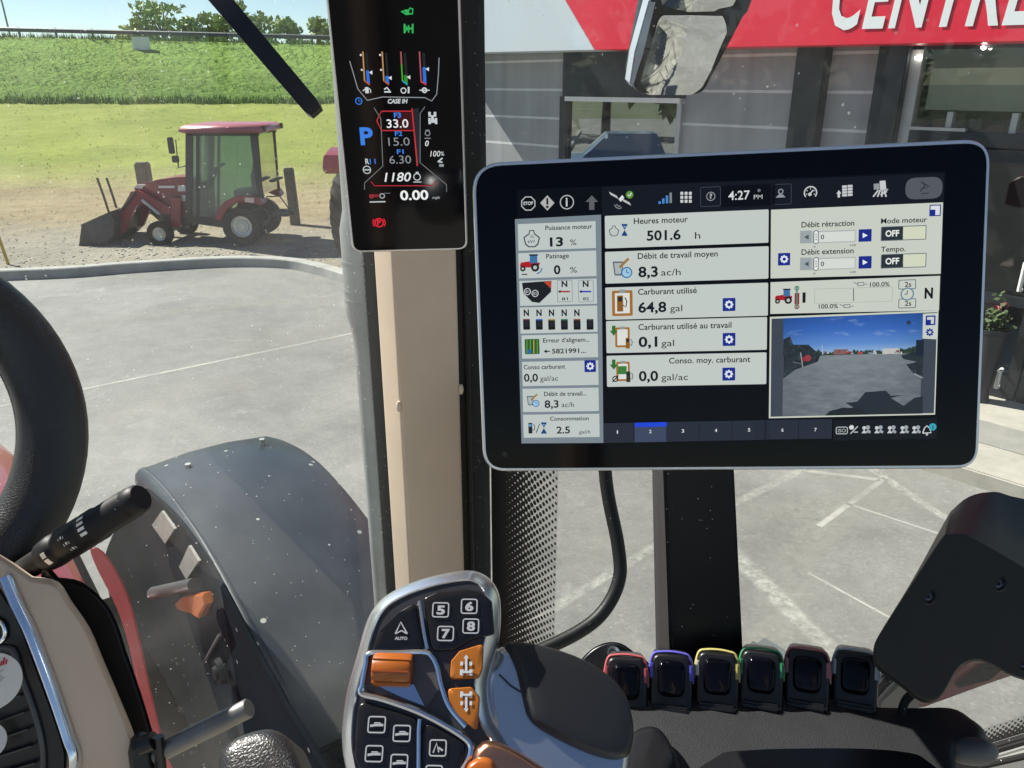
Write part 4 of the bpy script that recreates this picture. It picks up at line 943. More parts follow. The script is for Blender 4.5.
m = MB(); m.prism([C(x, y, DCOL - .021) for x, y in rr], (C(30, 700, 1) - EYE).normalized() * .02, M_black2, .002); vt = m.build('air_vent', col)
m = MB()
m.tube([C(*cz(x, y), DCOL - .022) for x, y in smooth_open([(-60, 322), (30, 326), (55, 345), (80, 430), (120, 540), (148, 640), (160, 740), (150, 900)], 5)], .0022, pm('vent_edge', (.05, .05, .055), .25), 8); m.build('vent_frame', vt)
for k in range(9):
    m = MB(); y = 500 + k * 62; x1 = 78 + (k * 13 if k < 6 else 75)
    m.obox((C(*cz(-70, y + 60), DCOL - .021) + C(*cz(x1, y), DCOL - .021)) / 2, (C(*cz(x1, y), DCOL - .021) - C(*cz(-70, y + 60), DCOL - .021)) / 2, UP * .001, (C(30, 700, 1) - EYE).normalized() * .006, pm('vent_slat', (.02, .02, .022), .3), .0005); m.build('slat', vt)
m = MB(); m.tube([C(x, y, DCOL - .023) for x, y in [cz(*p) for p in smooth_open([(-20, 215), (12, 240), (18, 280), (-5, 305), (-30, 310)], 4)]], .0016, M_chrome, 8); m.build('badge_edge', col)
# stalk
def zl(x, y): return .4009 * x, 460 + .4009 * y
s0, s1 = C(*zl(20, 300), .64), C(*zl(352, 92), .60); ax = (s1 - s0); ln = ax.length; ax.normalize(); k_ = .60 / FPX * .4009 * .88
m = MB(); m.lathe(s0, ax, [(k_ * a, ln * t) for a, t in ((34, 0), (36, .28), (46, .30), (50, .36), (50, .40), (44, .415), (44, .44), (50, .455), (50, .60), (47, .62), (50, .635), (50, .70), (46, .715), (46, .90), (43, .915), (43, .925), (45, .94), (42, .985), (36, 1.0), (.01, 1.0))], M_blackpl, 30)
st = m.build('stalk', col)
def stalk_mark(t0, t1, a0, a1, mat=M_white):
    q = V3((0, 0, 1)); a = ax.cross(q).normalized(); b = ax.cross(a); rr_ = k_ * 50.6
    vd = (EYE - s0).normalized(); base = math.atan2(vd.dot(b), vd.dot(a))
    vs = []
    for t in (t0, t1):
        for i in range(5): an = base + a0 + (a1 - a0) * i / 4; vs.append(s0 + ax * ln * t + (a * math.cos(an) + b * math.sin(an)) * rr_)
    m.add(vs, [[i, i + 1, 6 + i, 5 + i] for i in range(4)], mat)
m = MB()
for i in range(4): stalk_mark(.645, .69, -1.0 + .32 * i, -.82 + .32 * i)
stalk_mark(.365, .395, .15, .55); stalk_mark(.365, .395, -.3, .05)
for t, a in ((.52, -.55), (.54, -.1), (.55, .35)):
    stalk_mark(t, t + .012, a, a + .16); stalk_mark(t + .02, t + .024, a + .03, a + .2); stalk_mark(t - .014, t - .010, a + .03, a + .18)
m.build('symbols', st)
# tilt lever
M_steel = pm('lever_steel', (.17, .17, .165), .45, .6, var=.15, vscale=40, bump=.1, bscale=500)
p0, p1 = C(*zl(372, 742), .585), C(*zl(622, 618), .575); m = MB(); m.tube([p0, p0 + (p1 - p0) * .985, p1], [.0072, .0072, .0064], M_steel, 18); tl = m.build('tilt_lever', col)
m = MB(); m.tube([C(*zl(350, 700), .59), C(*zl(352, 720), .58), C(*zl(362, 800), .58)], [.007, .009, .009], M_black2, 14); m.tube([C(*zl(352, 715), .576), C(*zl(385, 700), .576)], .007, M_black2, 10); m.tube([C(*zl(395, 690), .575), C(*zl(404, 790), .58)], .004, M_black2, 8); m.build('clamp', tl)
# round tag hanging on the vent
M_tag = pm('tag_card', (.70, .69, .64), .5, var=.04, vscale=30)
tp = FixedPanel(C(-10, 682, .555), (EYE - C(-10, 682, .555)).normalized())
tg = thing('service_tag', 'round white service tag with red logo hanging on the air vent', 'tag', tp.o)
m = MB(); m.lathe(tp.o, tp.n, [(.001, -.0008), (.0195, -.0008), (.0198, 0), (.0195, .0006), (.001, .0006)], M_tag, 40); m.build('card', tg)
a = Art(tp, z=.0009); a.scale = tp.k
rdm, gm = pm('tag_red', (.5, .02, .04), .5), pm('tag_ink', (.25, .25, .26), .6)
for i, (x, hh) in enumerate(((1.5, 5), (4, 8), (6.5, 5))): a.line([(x - .8, 664 + 2 - i * .8), (x + .4, 664 - hh + 2 - i * .8)], 1.6, rdm, 2)
a.text('SE INC.', -9, 682, 11, 5, gm, 2, rot=28); a.text('450-3402', -9, 692, 12, 4.6, gm, 2, rot=32); a.build('print', tg)
tp2 = FixedPanel(C(-14, 742, .565), (EYE - C(-14, 742, .565)).normalized())
m = MB(); m.lathe(tp2.o, tp2.n, [(.001, -.0008), (.0128, -.0008), (.013, 0), (.0128, .0006), (.001, .0006)], M_tag, 32); single(m, 'paper_tag', 'small blank white tag on the vent slats, below the logo tag', 'tag')
# gear knob at the bottom
m = MB(); kc = C(262, 772, .50); kn = V3((-.1, -.5, .85)).normalized(); kf = FixedPanel(kc, kn, V3((0, .85, .5)))
kp = smooth_closed([kf.uv(x, y) for x, y in ((220, 768), (224, 752), (240, 738), (268, 730), (286, 736), (296, 752), (304, 775), (300, 800), (260, 815), (222, 800))], 4)
m.puff([kf.at(u, v) for u, v in kp], kn, .012, .5, M_leather, 6, .03); single(m, 'hand_lever', 'rounded black grained hand lever below the steel tilt rod', 'lever')
# ================================================================== ARMREST, JOYSTICK, LEVERS
ZA = 2.445
arm = thing('armrest', 'black leather armrest panel between the joystick and the dark housing', 'armrest', G(800, 745, ZA) - UP * .08)
ar_px = [(575, 850), (590, 742), (612, 714), (640, 706), (700, 704), (763, 702), (815, 704), (862, 714), (915, 716), (955, 716), (972, 725), (986, 737), (984, 748), (965, 752), (955, 762), (960, 790), (950, 880)]
rr = smooth_closed([tuple(G(x, y, ZA)) for x, y in ar_px], 4)
m = MB(); m.puff(rr, UP, .010, .10, M_leath2, 6, .05); m.build('pad', arm)
m = MB(); m.prism([G(x, y, ZA + .0165) for x, y in smooth_closed([(690, 800), (715, 766), (745, 759), (835, 757), (895, 760), (925, 770), (935, 800), (800, 860)], 4)], UP * .012, M_black2, .004); m.build('tray', arm)
m = MB(); m.ball(G(972, 751, ZA + .002), .02, pm('hinge_grey', (.10, .10, .095), .5), 14, (.95, .5, .5)); m.build('hinge', arm)
m = MB(); m.puff(smooth_closed([tuple(G(x, y, ZA + .008)) for x, y in ((610, 800), (625, 750), (650, 738), (668, 750), (680, 790), (640, 830))], 4), UP, .022, .5, M_black2, 6, .01); m.build('joystick_boot', arm)
# console behind the levers
con = thing('lever_console', 'black console with bolted plate behind the coloured lever row', 'console', C(740, 690, .66) - UP * .1)
m = MB(); m.obox((C(620, 722, .64) + C(872, 718, .64)) / 2, (C(872, 718, .64) - C(620, 722, .64)) / 2, V3((0, .02, .008)), V3((0, .012, .03)), M_black2, .006); m.build('base', con)
pl = smooth_closed([(578, 668), (588, 652), (604, 643), (620, 643), (634, 652), (652, 668), (640, 690), (590, 690)], 3)
m = MB(); m.prism([C(x, y, .72) for x, y in pl], (C(610, 660, 1) - EYE) * .02, pm('plate_slate', (.03, .034, .04), .4, 0, .5, var=.1), .002); pt = m.build('mounting_plate', con)
m = MB(); p = C(614, 653, .716); d_ = (EYE - p).normalized(); m.lathe(p, d_, [(.0030, -.004), (.0030, .0), (.0055, .001), (.0058, -.001), (.0058, -.004)], pm('bolt_blue_grey', (.45, .52, .58), .3, .8), 18, False); m.build('bolt', pt)
m = MB(); m.tube([C(905, 662, .70), C(884, 682, .69), C(868, 700, .68)], .005, M_blackpl, 8); m.build('strut', con)
m = MB(); m.prism([C(x, y, .74) for x, y in ((880, 700), (905, 676), (925, 690), (915, 730), (870, 730))], V3((0, .03, -.01)), pm('console_beige', (.22, .20, .165), .6), .003); m.build('beige_cover', con)
# levers
LV = [((626), 'red', (.42, .09, .10), 'darkly glossy lever with thin red clip, leftmost beside the joystick', 657, 710),
      ((671), 'blue', (.11, .10, .48), 'glossy black lever with violet blue clip', 655, 706),
      ((717), 'yellow', (.48, .42, .14), 'glossy black lever with pale yellow clip', 653, 704),
      ((761), 'green', (.045, .24, .11), 'glossy black lever with green clip', 651, 703),
      ((807), 'pink', (.44, .16, .17), 'glossy black lever with pink clip at its sides', 650, 703),
      ((855), 'grey', (.42, .45, .48), 'glossy black lever with light grey clip, beside the dark housing', 650, 706)]
M_clipw = pm('clip_white', (.62, .60, .52), .4)
for px, nm, colr, lab, y0, y1 in LV:
    d = .60; k = d / FPX; c = C(px, (y0 + y1) / 2 + 4, d); n = (EYE - c).normalized() + V3((0, -.1, -.12)); n.normalize(); f = FixedPanel(c, n, V3((0, .3, 1)))
    lv = thing('control_lever', lab, 'lever', c - n * .03, 'coloured control levers in a row')
    w, hh = 21.5 * k, 29 * k
    ol = round_poly([(-w * .98, -hh * 1.12), (w * .98, -hh * 1.12), (w, hh * .2), (w * .86, hh), (-w * .86, hh), (-w, hh * .2)], [.002, .002, .01, .007, .007, .01], 5)
    m = MB(); m.puff([f.at(u, v, -.006) for u, v in ol], n, .006, .12, M_black2, 5, .03); m.build('cap', lv)
    pad = round_poly([(-w * .62, -hh * .42), (w * .62, -hh * .42), (w * .66, hh * .80), (-w * .66, hh * .80)], .007, 5)
    m = MB(); m.puff([f.at(u, v, -.002) for u, v in pad], n, .0065, .22, M_blackgloss, 5); m.build('pad', lv)
    m = MB(); m.obox(f.at(0, -hh * .82, .001), f.ex * w * .86, f.ey * hh * .14, n * .004, M_black2, .002); m.build('lip', lv)
    mc_ = pm('clip_' + nm, colr, .38)
    arch = smooth_open([(-w * .99, hh * .05), (-w * 1.0, hh * .45), (-w * .84, hh * .93), (-w * .5, hh * 1.03), (0, hh * 1.06), (w * .5, hh * 1.03), (w * .84, hh * .93), (w * 1.0, hh * .45), (w * .99, hh * .05)], 4)
    m = MB(); m.tube([f.at(u, v, -.0042) for u, v in arch], .0010, mc_, 8, flat=1.4, ref=n)
    for s in (-1, 1): m.obox(f.at(s * w * .90, hh * .42, -.001), f.ex * w * .075, f.ey * hh * .30, n * .0024, M_clipw if nm in ('yellow',) and s < 0 else mc_, .0012)
    m.build('clip', lv)
# ---- joystick
jo = C(425, 680, .42); jn = ((EYE - jo).normalized() + V3((-.12, 0, .08))).normalized(); jf = FixedPanel(jo, jn)
joy = thing('joystick', 'silver and black joystick with orange buttons and numbered keys', 'joystick', jo - jn * .06 - UP * .05)
def z3(x, y): return 330 + .3223 * x, 550 + .3223 * y
def zb(x, y): return 330 + .2187 * x, 600 + .2187 * y
M_sat = pm('satin_silver', (.70, .72, .75), .27, .95, var=.04, vscale=30)
M_gun = pm('gunmetal_face', (.045, .044, .050), .38, .3, var=.1, vscale=40)
M_key = pm('key_black', (.008, .008, .010), .25, 0, .45)
M_ico = pm('key_print', (.42, .43, .45), .5)
M_copper = pm('copper_metal', (.55, .28, .18), .3, 1)
hd_px = [(25, 560), (40, 440), (70, 330), (100, 225), (128, 170), (172, 128), (250, 90), (340, 65), (420, 53), (462, 60), (496, 82), (518, 115), (528, 160), (528, 230), (520, 290), (502, 360), (492, 410), (494, 460), (508, 520), (540, 570), (575, 640), (570, 760), (500, 900), (380, 960), (200, 900), (70, 770), (32, 660)]
hd = [jf.uv(*z3(*p)) for p in smooth_closed(hd_px, 4)]
u_ = jf.k
J = lambda pts, z: [jf.at(u, v, z) for u, v in pts]
m = MB(); m.rings([J(shrink(hd, 16 * u_), -.05), J(shrink(hd, 5 * u_), -.034), J(shrink(hd, .5 * u_), -.016), J(hd, -.010), J(shrink(hd, 3 * u_), -.005), J(shrink(hd, 11 * u_), -.0006), J(shrink(hd, 13 * u_), .0007), J(shrink(hd, 14.5 * u_), .0)], M_sat, True, False); m.build('shell', joy)
m = MB(); m.sheet(J(shrink(hd, 14 * u_), -.0002), M_gun); fc = m.build('face_plate', joy, smooth=False)
def key(name, pts, conv, mat, z=.0, hgt=.0022, sm=True, parent=None, ins=.06, r=4):
    P = round_poly([jf.uv(*conv(*p)) for p in pts], r * u_, 4); m = MB(); m.puff(J(P, z), jn, hgt, ins, mat, 4); return m.build(name, parent or joy)
pA = key('key_panel', [(128, 318), (150, 258), (212, 195), (266, 163), (276, 225), (294, 308)], z3, M_key)
pB = key('key_panel', [(290, 150), (330, 131), (420, 122), (470, 130), (503, 160), (512, 262), (440, 280), (385, 312), (322, 316), (310, 290), (300, 225)], z3, M_key)
pC = key('key_panel', [(132, 455), (402, 538), (400, 640), (400, 800), (150, 800), (112, 720)], zb, M_key, r=8)
pD = key('key_panel', [(424, 545), (622, 655), (600, 800), (424, 800)], zb, M_key, r=8)
m = MB(); m.tube([jf.px(*z3(x, y), .0024) for x, y in smooth_open([(278, 160), (284, 200), (293, 260), (303, 310)], 4)], .0012, M_chrome, 8); m.build('divider', joy)
m = MB(); m.tube([jf.px(*zb(x, y), .0024) for x, y in ((413, 545), (409, 600), (408, 800))], .0013, M_chrome, 8); m.build('divider', joy)
m = MB(); m.tube([jf.px(*zb(x, y), .0022) for x, y in smooth_open([(150, 400), (168, 300), (185, 246), (300, 243), (430, 240), (468, 262), (492, 310), (510, 390), (548, 490), (622, 580)], 5)], .0016, M_chrome, 8)
m.tube([jf.px(*zb(x, y), .0022) for x, y in smooth_open([(150, 400), (152, 430), (250, 455), (400, 508), (520, 568), (610, 625), (645, 665), (640, 720), (600, 790)], 5)], .0018, M_chrome, 8)
m.build('chrome_surround', joy)
m = MB(); m.sheet([jf.px(*zb(x, y), .0004) for x, y in ((165, 262), (440, 252), (475, 300), (505, 400), (440, 490), (160, 410))], pm('well_grey', (.10, .085, .085), .35, .4)); m.build('thumb_well', joy, smooth=False)
m = MB(); m.sheet([jf.px(*zb(x, y), .0009) for x, y in ((190, 380), (384, 386), (432, 484), (330, 445))], pm('well_bright', (.62, .66, .78), .15, 1)); m.build('well_facet', joy, smooth=False)
m = MB(); ctr = jf.px(*zb(288, 318), .0); wx = (jf.px(*zb(382, 320)) - jf.px(*zb(192, 314))) / 2
exx = wx.normalized(); m.lathe(ctr - wx * .96, exx, [(.001, 0), (.0082, .0005), (.009, .002), (.009, wx.length * 1.92 - .002), (.0082, wx.length * 1.92 - .0005), (.001, wx.length * 1.92)], M_orange, 28)
for k in range(3):
    a_ = R(60 + k * 40); q = ctr + (jf.ey * math.cos(a_) + jn * math.sin(a_)) * .0088; m.obox(q, exx * wx.length * .9, (jf.ey * -math.sin(a_) + jn * math.cos(a_)) * .0006, (jf.ey * math.cos(a_) + jn * math.sin(a_)) * .0008, M_orange, .0004)
m.build('thumb_wheel', joy)
M_or2 = pm('orange_button', (.36, .115, .012), .35, 0, .5, var=.06, vscale=60)
o1 = key('orange_button', [(372, 402), (376, 345), (402, 314), (478, 290), (474, 370), (462, 400)], z3, M_or2, hgt=.003, ins=.08)
o2 = key('orange_button', [(364, 430), (440, 424), (466, 458), (458, 567), (402, 520), (370, 470)], z3, M_or2, hgt=.003, ins=.08)
M_cyan = pm('button_print', (.55, .60, .62), .5)
for ob, yy, s in ((o1, 362, 1), (o2, 468, -1)):
    a = Art(jf, z3, .0034); a.scale = .3223 * u_
    a.line([(424, yy - 26 * s), (424, yy + 20 * s)], 7, M_cyan, 1); a.poly([(424, yy - 36 * s), (416, yy - 24 * s), (432, yy - 24 * s)], M_cyan, 1)
    for x in (410, 438): a.rect(x - 5, yy + 10 * s, x + 5, yy + 28 * s, M_cyan, 1); a.rect(x - 4, yy - 14 * s, x + 4, yy - 2 * s, M_cyan, 1)
    a.line([(408, yy + 18 * s), (440, yy + 18 * s)], 6, M_cyan, 2); a.build('symbol', ob)
a = Art(jf, z3, .0027); a.scale = .3223 * u_
for t, x, y in (('5', 345, 188), ('6', 433, 177), ('7', 360, 261), ('8', 438, 238)):
    a.rr(x - 25, y - 24, x + 25, y + 24, 4, M_ico, 1, 10); a.text(t, x - 13, y + 13, x + 13, 26, M_ico, 1, bold=.04)
a.build('numerals', pB)
a = Art(jf, z3, .0027); a.scale = .3223 * u_
a.line([(205, 262), (222, 226), (242, 262)], 5, M_ico, 1); a.line([(205, 262), (224, 252), (242, 262)], 4, M_ico, 1); a.text('AUTO', 203, 280, 242, 9, M_ico, 1, bold=.04); a.build('symbol', pA)
a = Art(jf, zb, .0027); a.scale = .2187 * u_
for x, y in ((218, 570), (332, 610), (206, 702), (320, 742)):
    a.rr(x - 38, y - 40, x + 38, y + 40, 6, M_ico, 1, 14); a.line([(x - 30, y + 6), (x - 8, y + 2), (x + 30, y + 2)], 10, M_ico, 1); a.line([(x - 12, y - 8), (x + 14, y - 8), (x + 22, y)], 5, M_ico, 1)
a.build('symbols', pC)
a = Art(jf, zb, .0027); a.scale = .2187 * u_
x, y = 496, 676; a.rr(x - 38, y - 40, x + 38, y + 40, 6, M_ico, 1, 14); a.line([(x - 22, y + 22), (x - 6, y - 22), (x + 4, y + 20)], 6, M_ico, 1); a.line([(x + 2, y - 2), (x + 22, y + 12)], 8, M_ico, 1)
x, y = 478, 792; a.rr(x - 38, y - 40, x + 38, y + 40, 6, M_ico, 1, 14); a.build('symbols', pD)
# handle
hn = (jn + V3((.25, 0, .35))).normalized()
hf = FixedPanel(C(570, 715, .425), hn)
fr_px = [(470, 390), (500, 330), (540, 280), (640, 285), (760, 322), (860, 378), (925, 440), (952, 520), (958, 590), (950, 690), (925, 780), (860, 850), (640, 860), (520, 760), (480, 560)]
fr = [hf.uv(*z3(*p)) for p in smooth_closed(fr_px, 4)]; Hh = lambda pts, z: [hf.at(u, v, z) for u, v in pts]
m = MB(); m.rings([Hh(shrink(fr, 30 * u_), -.05), Hh(shrink(fr, 6 * u_), -.036), Hh(fr, -.018), Hh(shrink(fr, 1.5 * u_), -.010), Hh(shrink(fr, 6 * u_), -.004), Hh(shrink(fr, 14 * u_), -.0005)], M_sat); m.build('handle_frame', joy)
cv_px = [(545, 283), (640, 288), (760, 325), (860, 382), (918, 445), (943, 520), (948, 582), (934, 636), (900, 656), (850, 650), (770, 622), (660, 565), (610, 520), (590, 450), (572, 370)]
cv = [hf.uv(*z3(*p)) for p in smooth_closed(cv_px, 4)]
m = MB(); m.puff(Hh(cv, -.010), hn, .016, .16, pm('soft_grip', (.011, .012, .014), .48, 0, .5, var=.1, vscale=30, bump=.05, bscale=900), 7); m.build('grip_cover', joy)
m = MB(); m.tube([hf.px(*z3(x, y), .0005) for x, y in ((525, 385), (560, 420), (592, 440))], .0003, M_dark, 6); m.build('seam', joy)
m = MB()
cp = [jf.uv(*z3(x, y)) for x, y in smooth_closed([(440, 640), (470, 596), (500, 590), (560, 612), (640, 660), (720, 720), (700, 820), (520, 860), (430, 760)], 4)]
m.puff(J(cp, -.002), jn, .010, .22, M_copper, 6, .02); tr_ = m.build('trigger_housing', joy)
cp = [jf.uv(*z3(x, y)) for x, y in smooth_closed([(425, 690), (440, 655), (480, 640), (515, 665), (520, 760), (430, 780)], 4)]
m = MB(); m.puff(J(cp, .007), jn, .006, .3, M_orange, 5); m.build('trigger', joy)

# ================================================================== MONITOR POST, BRACKET HOUSING
p0, p1 = C(663, 440, .60), C(672, 690, .64); q0, q1 = C(733, 440, .60), C(745, 690, .64)
pst = thing('monitor_post', 'flat black metal post carrying the touchscreen', 'post', (p1 + q1) / 2)
m = MB(); sl = lambda s: V3((-.003, .035, .012)) * s
m.prism([p0, q0, q1, p1], V3((.0, .03, .01)), M_blackpl, .002); m.build('bar', pst)
m = MB(); e0, e1 = C(656, 440, .615), C(661, 690, .655); m.prism([e0, p0 - V3((.0004, 0, 0)), p1 - V3((.0004, 0, 0)), e1], V3((0, .028, .009)), pm('post_edge', (.022, .022, .023), .5), .001); m.build('side_flange', pst)
m = MB(); m.obox(mp.o - mp.n * .07 - mp.ey * .03, mp.ex * .05, mp.ey * .05, mp.n * .03, M_blackpl, .006); m.build('clamp', pst)
def zr(x, y): return 780 + .4013 * x, 460 + .4010 * y
front = [(233, 470), (244, 440), (300, 350), (400, 196), (420, 184), (450, 182), (485, 192), (610, 264), (760, 360), (760, 560), (640, 555), (580, 540), (540, 518), (500, 502), (468, 505), (445, 520), (428, 545), (405, 585), (378, 604), (345, 600), (300, 565), (245, 525), (232, 500)]
back = [(236, 466), (250, 430), (330, 300), (412, 150), (432, 122), (470, 92), (520, 80), (575, 90), (760, 170), (780, 500), (640, 520), (580, 510), (540, 500), (500, 490), (470, 495), (450, 510), (432, 535), (405, 570), (378, 588), (350, 585), (310, 550), (255, 515), (240, 492)]
M_house = pm('housing_plastic', (.006, .007, .008), .5, 0, .28, var=.12, vscale=20, bump=.10, bscale=900)
hs = thing('control_housing', 'black moulded plastic housing with recessed screws beside the levers', 'housing', C(*zr(480, 480), .56) - UP * .1)
def cs(pts, d, c=zr(455, 350)): return [(c[0] + (x - c[0]) * (1 - d / 110), c[1] + (y - c[1]) * (1 - d / 110)) for x, y in pts]
fr_ = smooth_closed([zr(*p) for p in front], 3); bk_ = smooth_closed([zr(*p) for p in back], 3)
m = MB(); m.rings([[C(x, y, .4985) for x, y in cs(fr_, 5)], [C(x, y, .4985) for x, y in cs(fr_, 3.8)], [C(x, y, .4993) for x, y in cs(fr_, 2.2)], [C(x, y, .5015) for x, y in cs(fr_, .7)], [C(x, y, .505) for x, y in fr_], [C(x, y, .56) for x, y in [(a[0] * .5 + b[0] * .5, a[1] * .5 + b[1] * .5) for a, b in zip(fr_, bk_)]], [C(x, y, .60) for x, y in bk_], [C(x, y, .63) for x, y in shrink(bk_, 10)]], M_house, False, True); ho = m.build('cover', hs)
m = MB(); m.sheet([C(x, y, .4985) for x, y in cs(fr_, 5)], M_house); m.build('front_face', hs, smooth=False)
for x, y in ((368, 340), (543, 308), (606, 507)):
    m = MB(); p = C(*zr(x, y), .4994); d_ = (EYE - p).normalized(); m.lathe(p, d_, [(.0052, -.002), (.0054, .0006), (.0044, .0010), (.0040, -.0006), (.001, -.0010)], M_black2, 20); m.lathe(p, d_, [(.0028, -.001), (.0028, .0012), (.0015, .0014), (.0005, .0005)], pm('screw_steel', (.10, .10, .11), .25, .8), 6); m.build('screw', ho)
m = MB(); m.tube(smooth_open([tuple(C(918, 690, .58)), tuple(C(906, 700, .585)), tuple(C(901, 716, .59)), tuple(C(901, 740, .60))], 5), .0032, M_rubber, 8); single(m, 'cable', 'short black cable coming out under the plastic housing', 'cable')
# ================================================================== GROUND
def ground_mat(name, zones, scale, rough=.95, bump=.5, bscale=8, axis='Y', speck=None, wob=2.0):
    """Soil or turf: colour zones along Y with ragged borders, each with its own mottling. zones: (y, dark, light)."""
    m, nt, b = base_mat(name); L = nt.links.new
    tc = N(nt, 'ShaderNodeTexCoord'); b.inputs['Roughness'].default_value = rough; b.inputs['Specular IOR Level'].default_value = .15
    n1 = N(nt, 'ShaderNodeTexNoise'); n1.inputs['Scale'].default_value = scale; n1.inputs['Detail'].default_value = 8; n1.inputs['Roughness'].default_value = .72; L(tc.outputs['Object'], n1.inputs['Vector'])
    n2 = N(nt, 'ShaderNodeTexNoise'); n2.inputs['Scale'].default_value = scale * .12; n2.inputs['Detail'].default_value = 4; L(tc.outputs['Object'], n2.inputs['Vector'])
    sp = N(nt, 'ShaderNodeSeparateXYZ'); L(tc.outputs['Object'], sp.inputs[0])
    wb = N(nt, 'ShaderNodeMath', operation='MULTIPLY_ADD'); wb.inputs[1].default_value = wob * 2; L(n2.outputs['Fac'], wb.inputs[0]); L(sp.outputs[axis], wb.inputs[2])
    w2 = N(nt, 'ShaderNodeMath', operation='MULTIPLY_ADD'); w2.inputs[1].default_value = wob * 2; L(n1.outputs['Fac'], w2.inputs[0]); L(wb.outputs[0], w2.inputs[2])
    ad = N(nt, 'ShaderNodeMath', operation='ADD'); ad.inputs[1].default_value = -wob * 2; L(w2.outputs[0], ad.inputs[0])
    mixf = N(nt, 'ShaderNodeMath', operation='MULTIPLY_ADD'); mixf.inputs[1].default_value = .45; L(n2.outputs['Fac'], mixf.inputs[0])
    hf_ = N(nt, 'ShaderNodeMath', operation='MULTIPLY'); hf_.inputs[1].default_value = .55; L(n1.outputs['Fac'], hf_.inputs[0]); L(hf_.outputs[0], mixf.inputs[2])
    prev = None
    for i, (y, dk, lt, soft) in enumerate(zones):
        rp = ramp(nt, [(.36, dk), (.64, lt)]); L(mixf.outputs[0], rp.inputs['Fac'])
        if prev is None: prev = rp.outputs['Color']
        else:
            mr = N(nt, 'ShaderNodeMapRange'); mr.inputs['From Min'].default_value = y - soft; mr.inputs['From Max'].default_value = y + soft; L(ad.outputs[0], mr.inputs['Value'])
            mx = N(nt, 'ShaderNodeMix', data_type='RGBA'); L(mr.outputs[0], mx.inputs['Factor']); L(prev, mx.inputs['A']); L(rp.outputs['Color'], mx.inputs['B']); prev = mx.outputs['Result']
    L(prev, b.inputs['Base Color'])
    bp = N(nt, 'ShaderNodeBump'); bp.inputs['Strength'].default_value = bump; bp.inputs['Distance'].default_value = .6 / bscale
    n3 = N(nt, 'ShaderNodeTexNoise'); n3.inputs['Scale'].default_value = bscale; n3.inputs['Detail'].default_value = 6; L(tc.outputs['Object'], n3.inputs['Vector'])
    L(n3.outputs['Fac'], bp.inputs['Height']); L(bp.outputs['Normal'], b.inputs['Normal'])
    return m
def asphalt_mat(name, lo, hi, crack=True):
    m, nt, b = base_mat(name); L = nt.links.new
    tc = N(nt, 'ShaderNodeTexCoord'); b.inputs['Roughness'].default_value = .72; b.inputs['Specular IOR Level'].default_value = .4
    def noise(sc, det=5, rg=.6, dist=0):
        n = N(nt, 'ShaderNodeTexNoise'); n.inputs['Scale'].default_value = sc; n.inputs['Detail'].default_value = det; n.inputs['Roughness'].default_value = rg; n.inputs['Distortion'].default_value = dist
        L(tc.outputs['Object'], n.inputs['Vector']); return n.outputs['Fac']
    big, mid, fine = noise(.55, 5, .6, .8), noise(4, 6, .7, .4), noise(90, 3, .8)
    def madd(a, k, c):
        n = N(nt, 'ShaderNodeMath', operation='MULTIPLY_ADD'); n.inputs[1].default_value = k; L(a, n.inputs[0])
        if isinstance(c, float): n.inputs[2].default_value = c
        else: L(c, n.inputs[2])
        return n.outputs[0]
    f = madd(big, .62, madd(mid, .34, madd(fine, .20, -.08)))
    rp = ramp(nt, [(.30, lo), (.70, hi)]); L(f, rp.inputs['Fac']); last = rp.outputs['Color']
    # aggregate chips
    vz = N(nt, 'ShaderNodeTexVoronoi'); vz.inputs['Scale'].default_value = 55; L(tc.outputs['Object'], vz.inputs['Vector'])
    sp = N(nt, 'ShaderNodeSeparateColor'); L(vz.outputs['Color'], sp.inputs[0])
    cr = ramp(nt, [(.0, .88), (.5, 1.0), (.93, 1.05), (1.0, 1.3)]); L(sp.outputs['Red'], cr.inputs['Fac'])
    mx = N(nt, 'ShaderNodeMix', data_type='RGBA', blend_type='MULTIPLY'); mx.inputs['Factor'].default_value = .8; L(last, mx.inputs['A']); L(cr.outputs['Color'], mx.inputs['B']); last = mx.outputs['Result']
    # pale dusty scuffs
    sc = noise(1.3, 9, .8, 2.2); sr = ramp(nt, [(.56, .0), (.72, .55)]); L(sc, sr.inputs['Fac'])
    mx = N(nt, 'ShaderNodeMix', data_type='RGBA'); L(sr.outputs['Color'], mx.inputs['Factor']); L(last, mx.inputs['A']); mx.inputs['B'].default_value = tuple(min(1, x * 1.35) for x in hi) + (1,); last = mx.outputs['Result']
    L(last, b.inputs['Base Color'])
    bp = N(nt, 'ShaderNodeBump'); bp.inputs['Strength'].default_value = .35; bp.inputs['Distance'].default_value = .006; L(fine, bp.inputs['Height']); L(bp.outputs['Normal'], b.inputs['Normal'])
    return m
M_asph = asphalt_mat('asphalt', (.122, .120, .113), (.265, .258, .241))
M_conc = pm('concrete', (.40, .375, .325), .85, 0, .3, var=.18, vscale=5, bump=.25, bscale=90, detail=8)
M_kerb = pm('kerb_concrete', (.36, .355, .33), .85, 0, .3, var=.2, vscale=4, bump=.25, bscale=60, detail=8)
M_terr = ground_mat('soil_and_mown_grass', [(0, (.19, .172, .14), (.32, .29, .235), 1), (16.2, (.19, .15, .085), (.33, .27, .165), 1.2), (24.5, (.155, .19, .036), (.275, .30, .070), 3.2)], 2.2, bump=.7, bscale=9)
M_bank = ground_mat('bank_grass', [(0, (.075, .14, .022), (.15, .24, .042), 1), (51, (.11, .19, .03), (.19, .29, .055), 2)], .9, bump=.9, bscale=3)
M_far = pm('far_ground', (.10, .12, .05), .95, var=.3, vscale=.05)

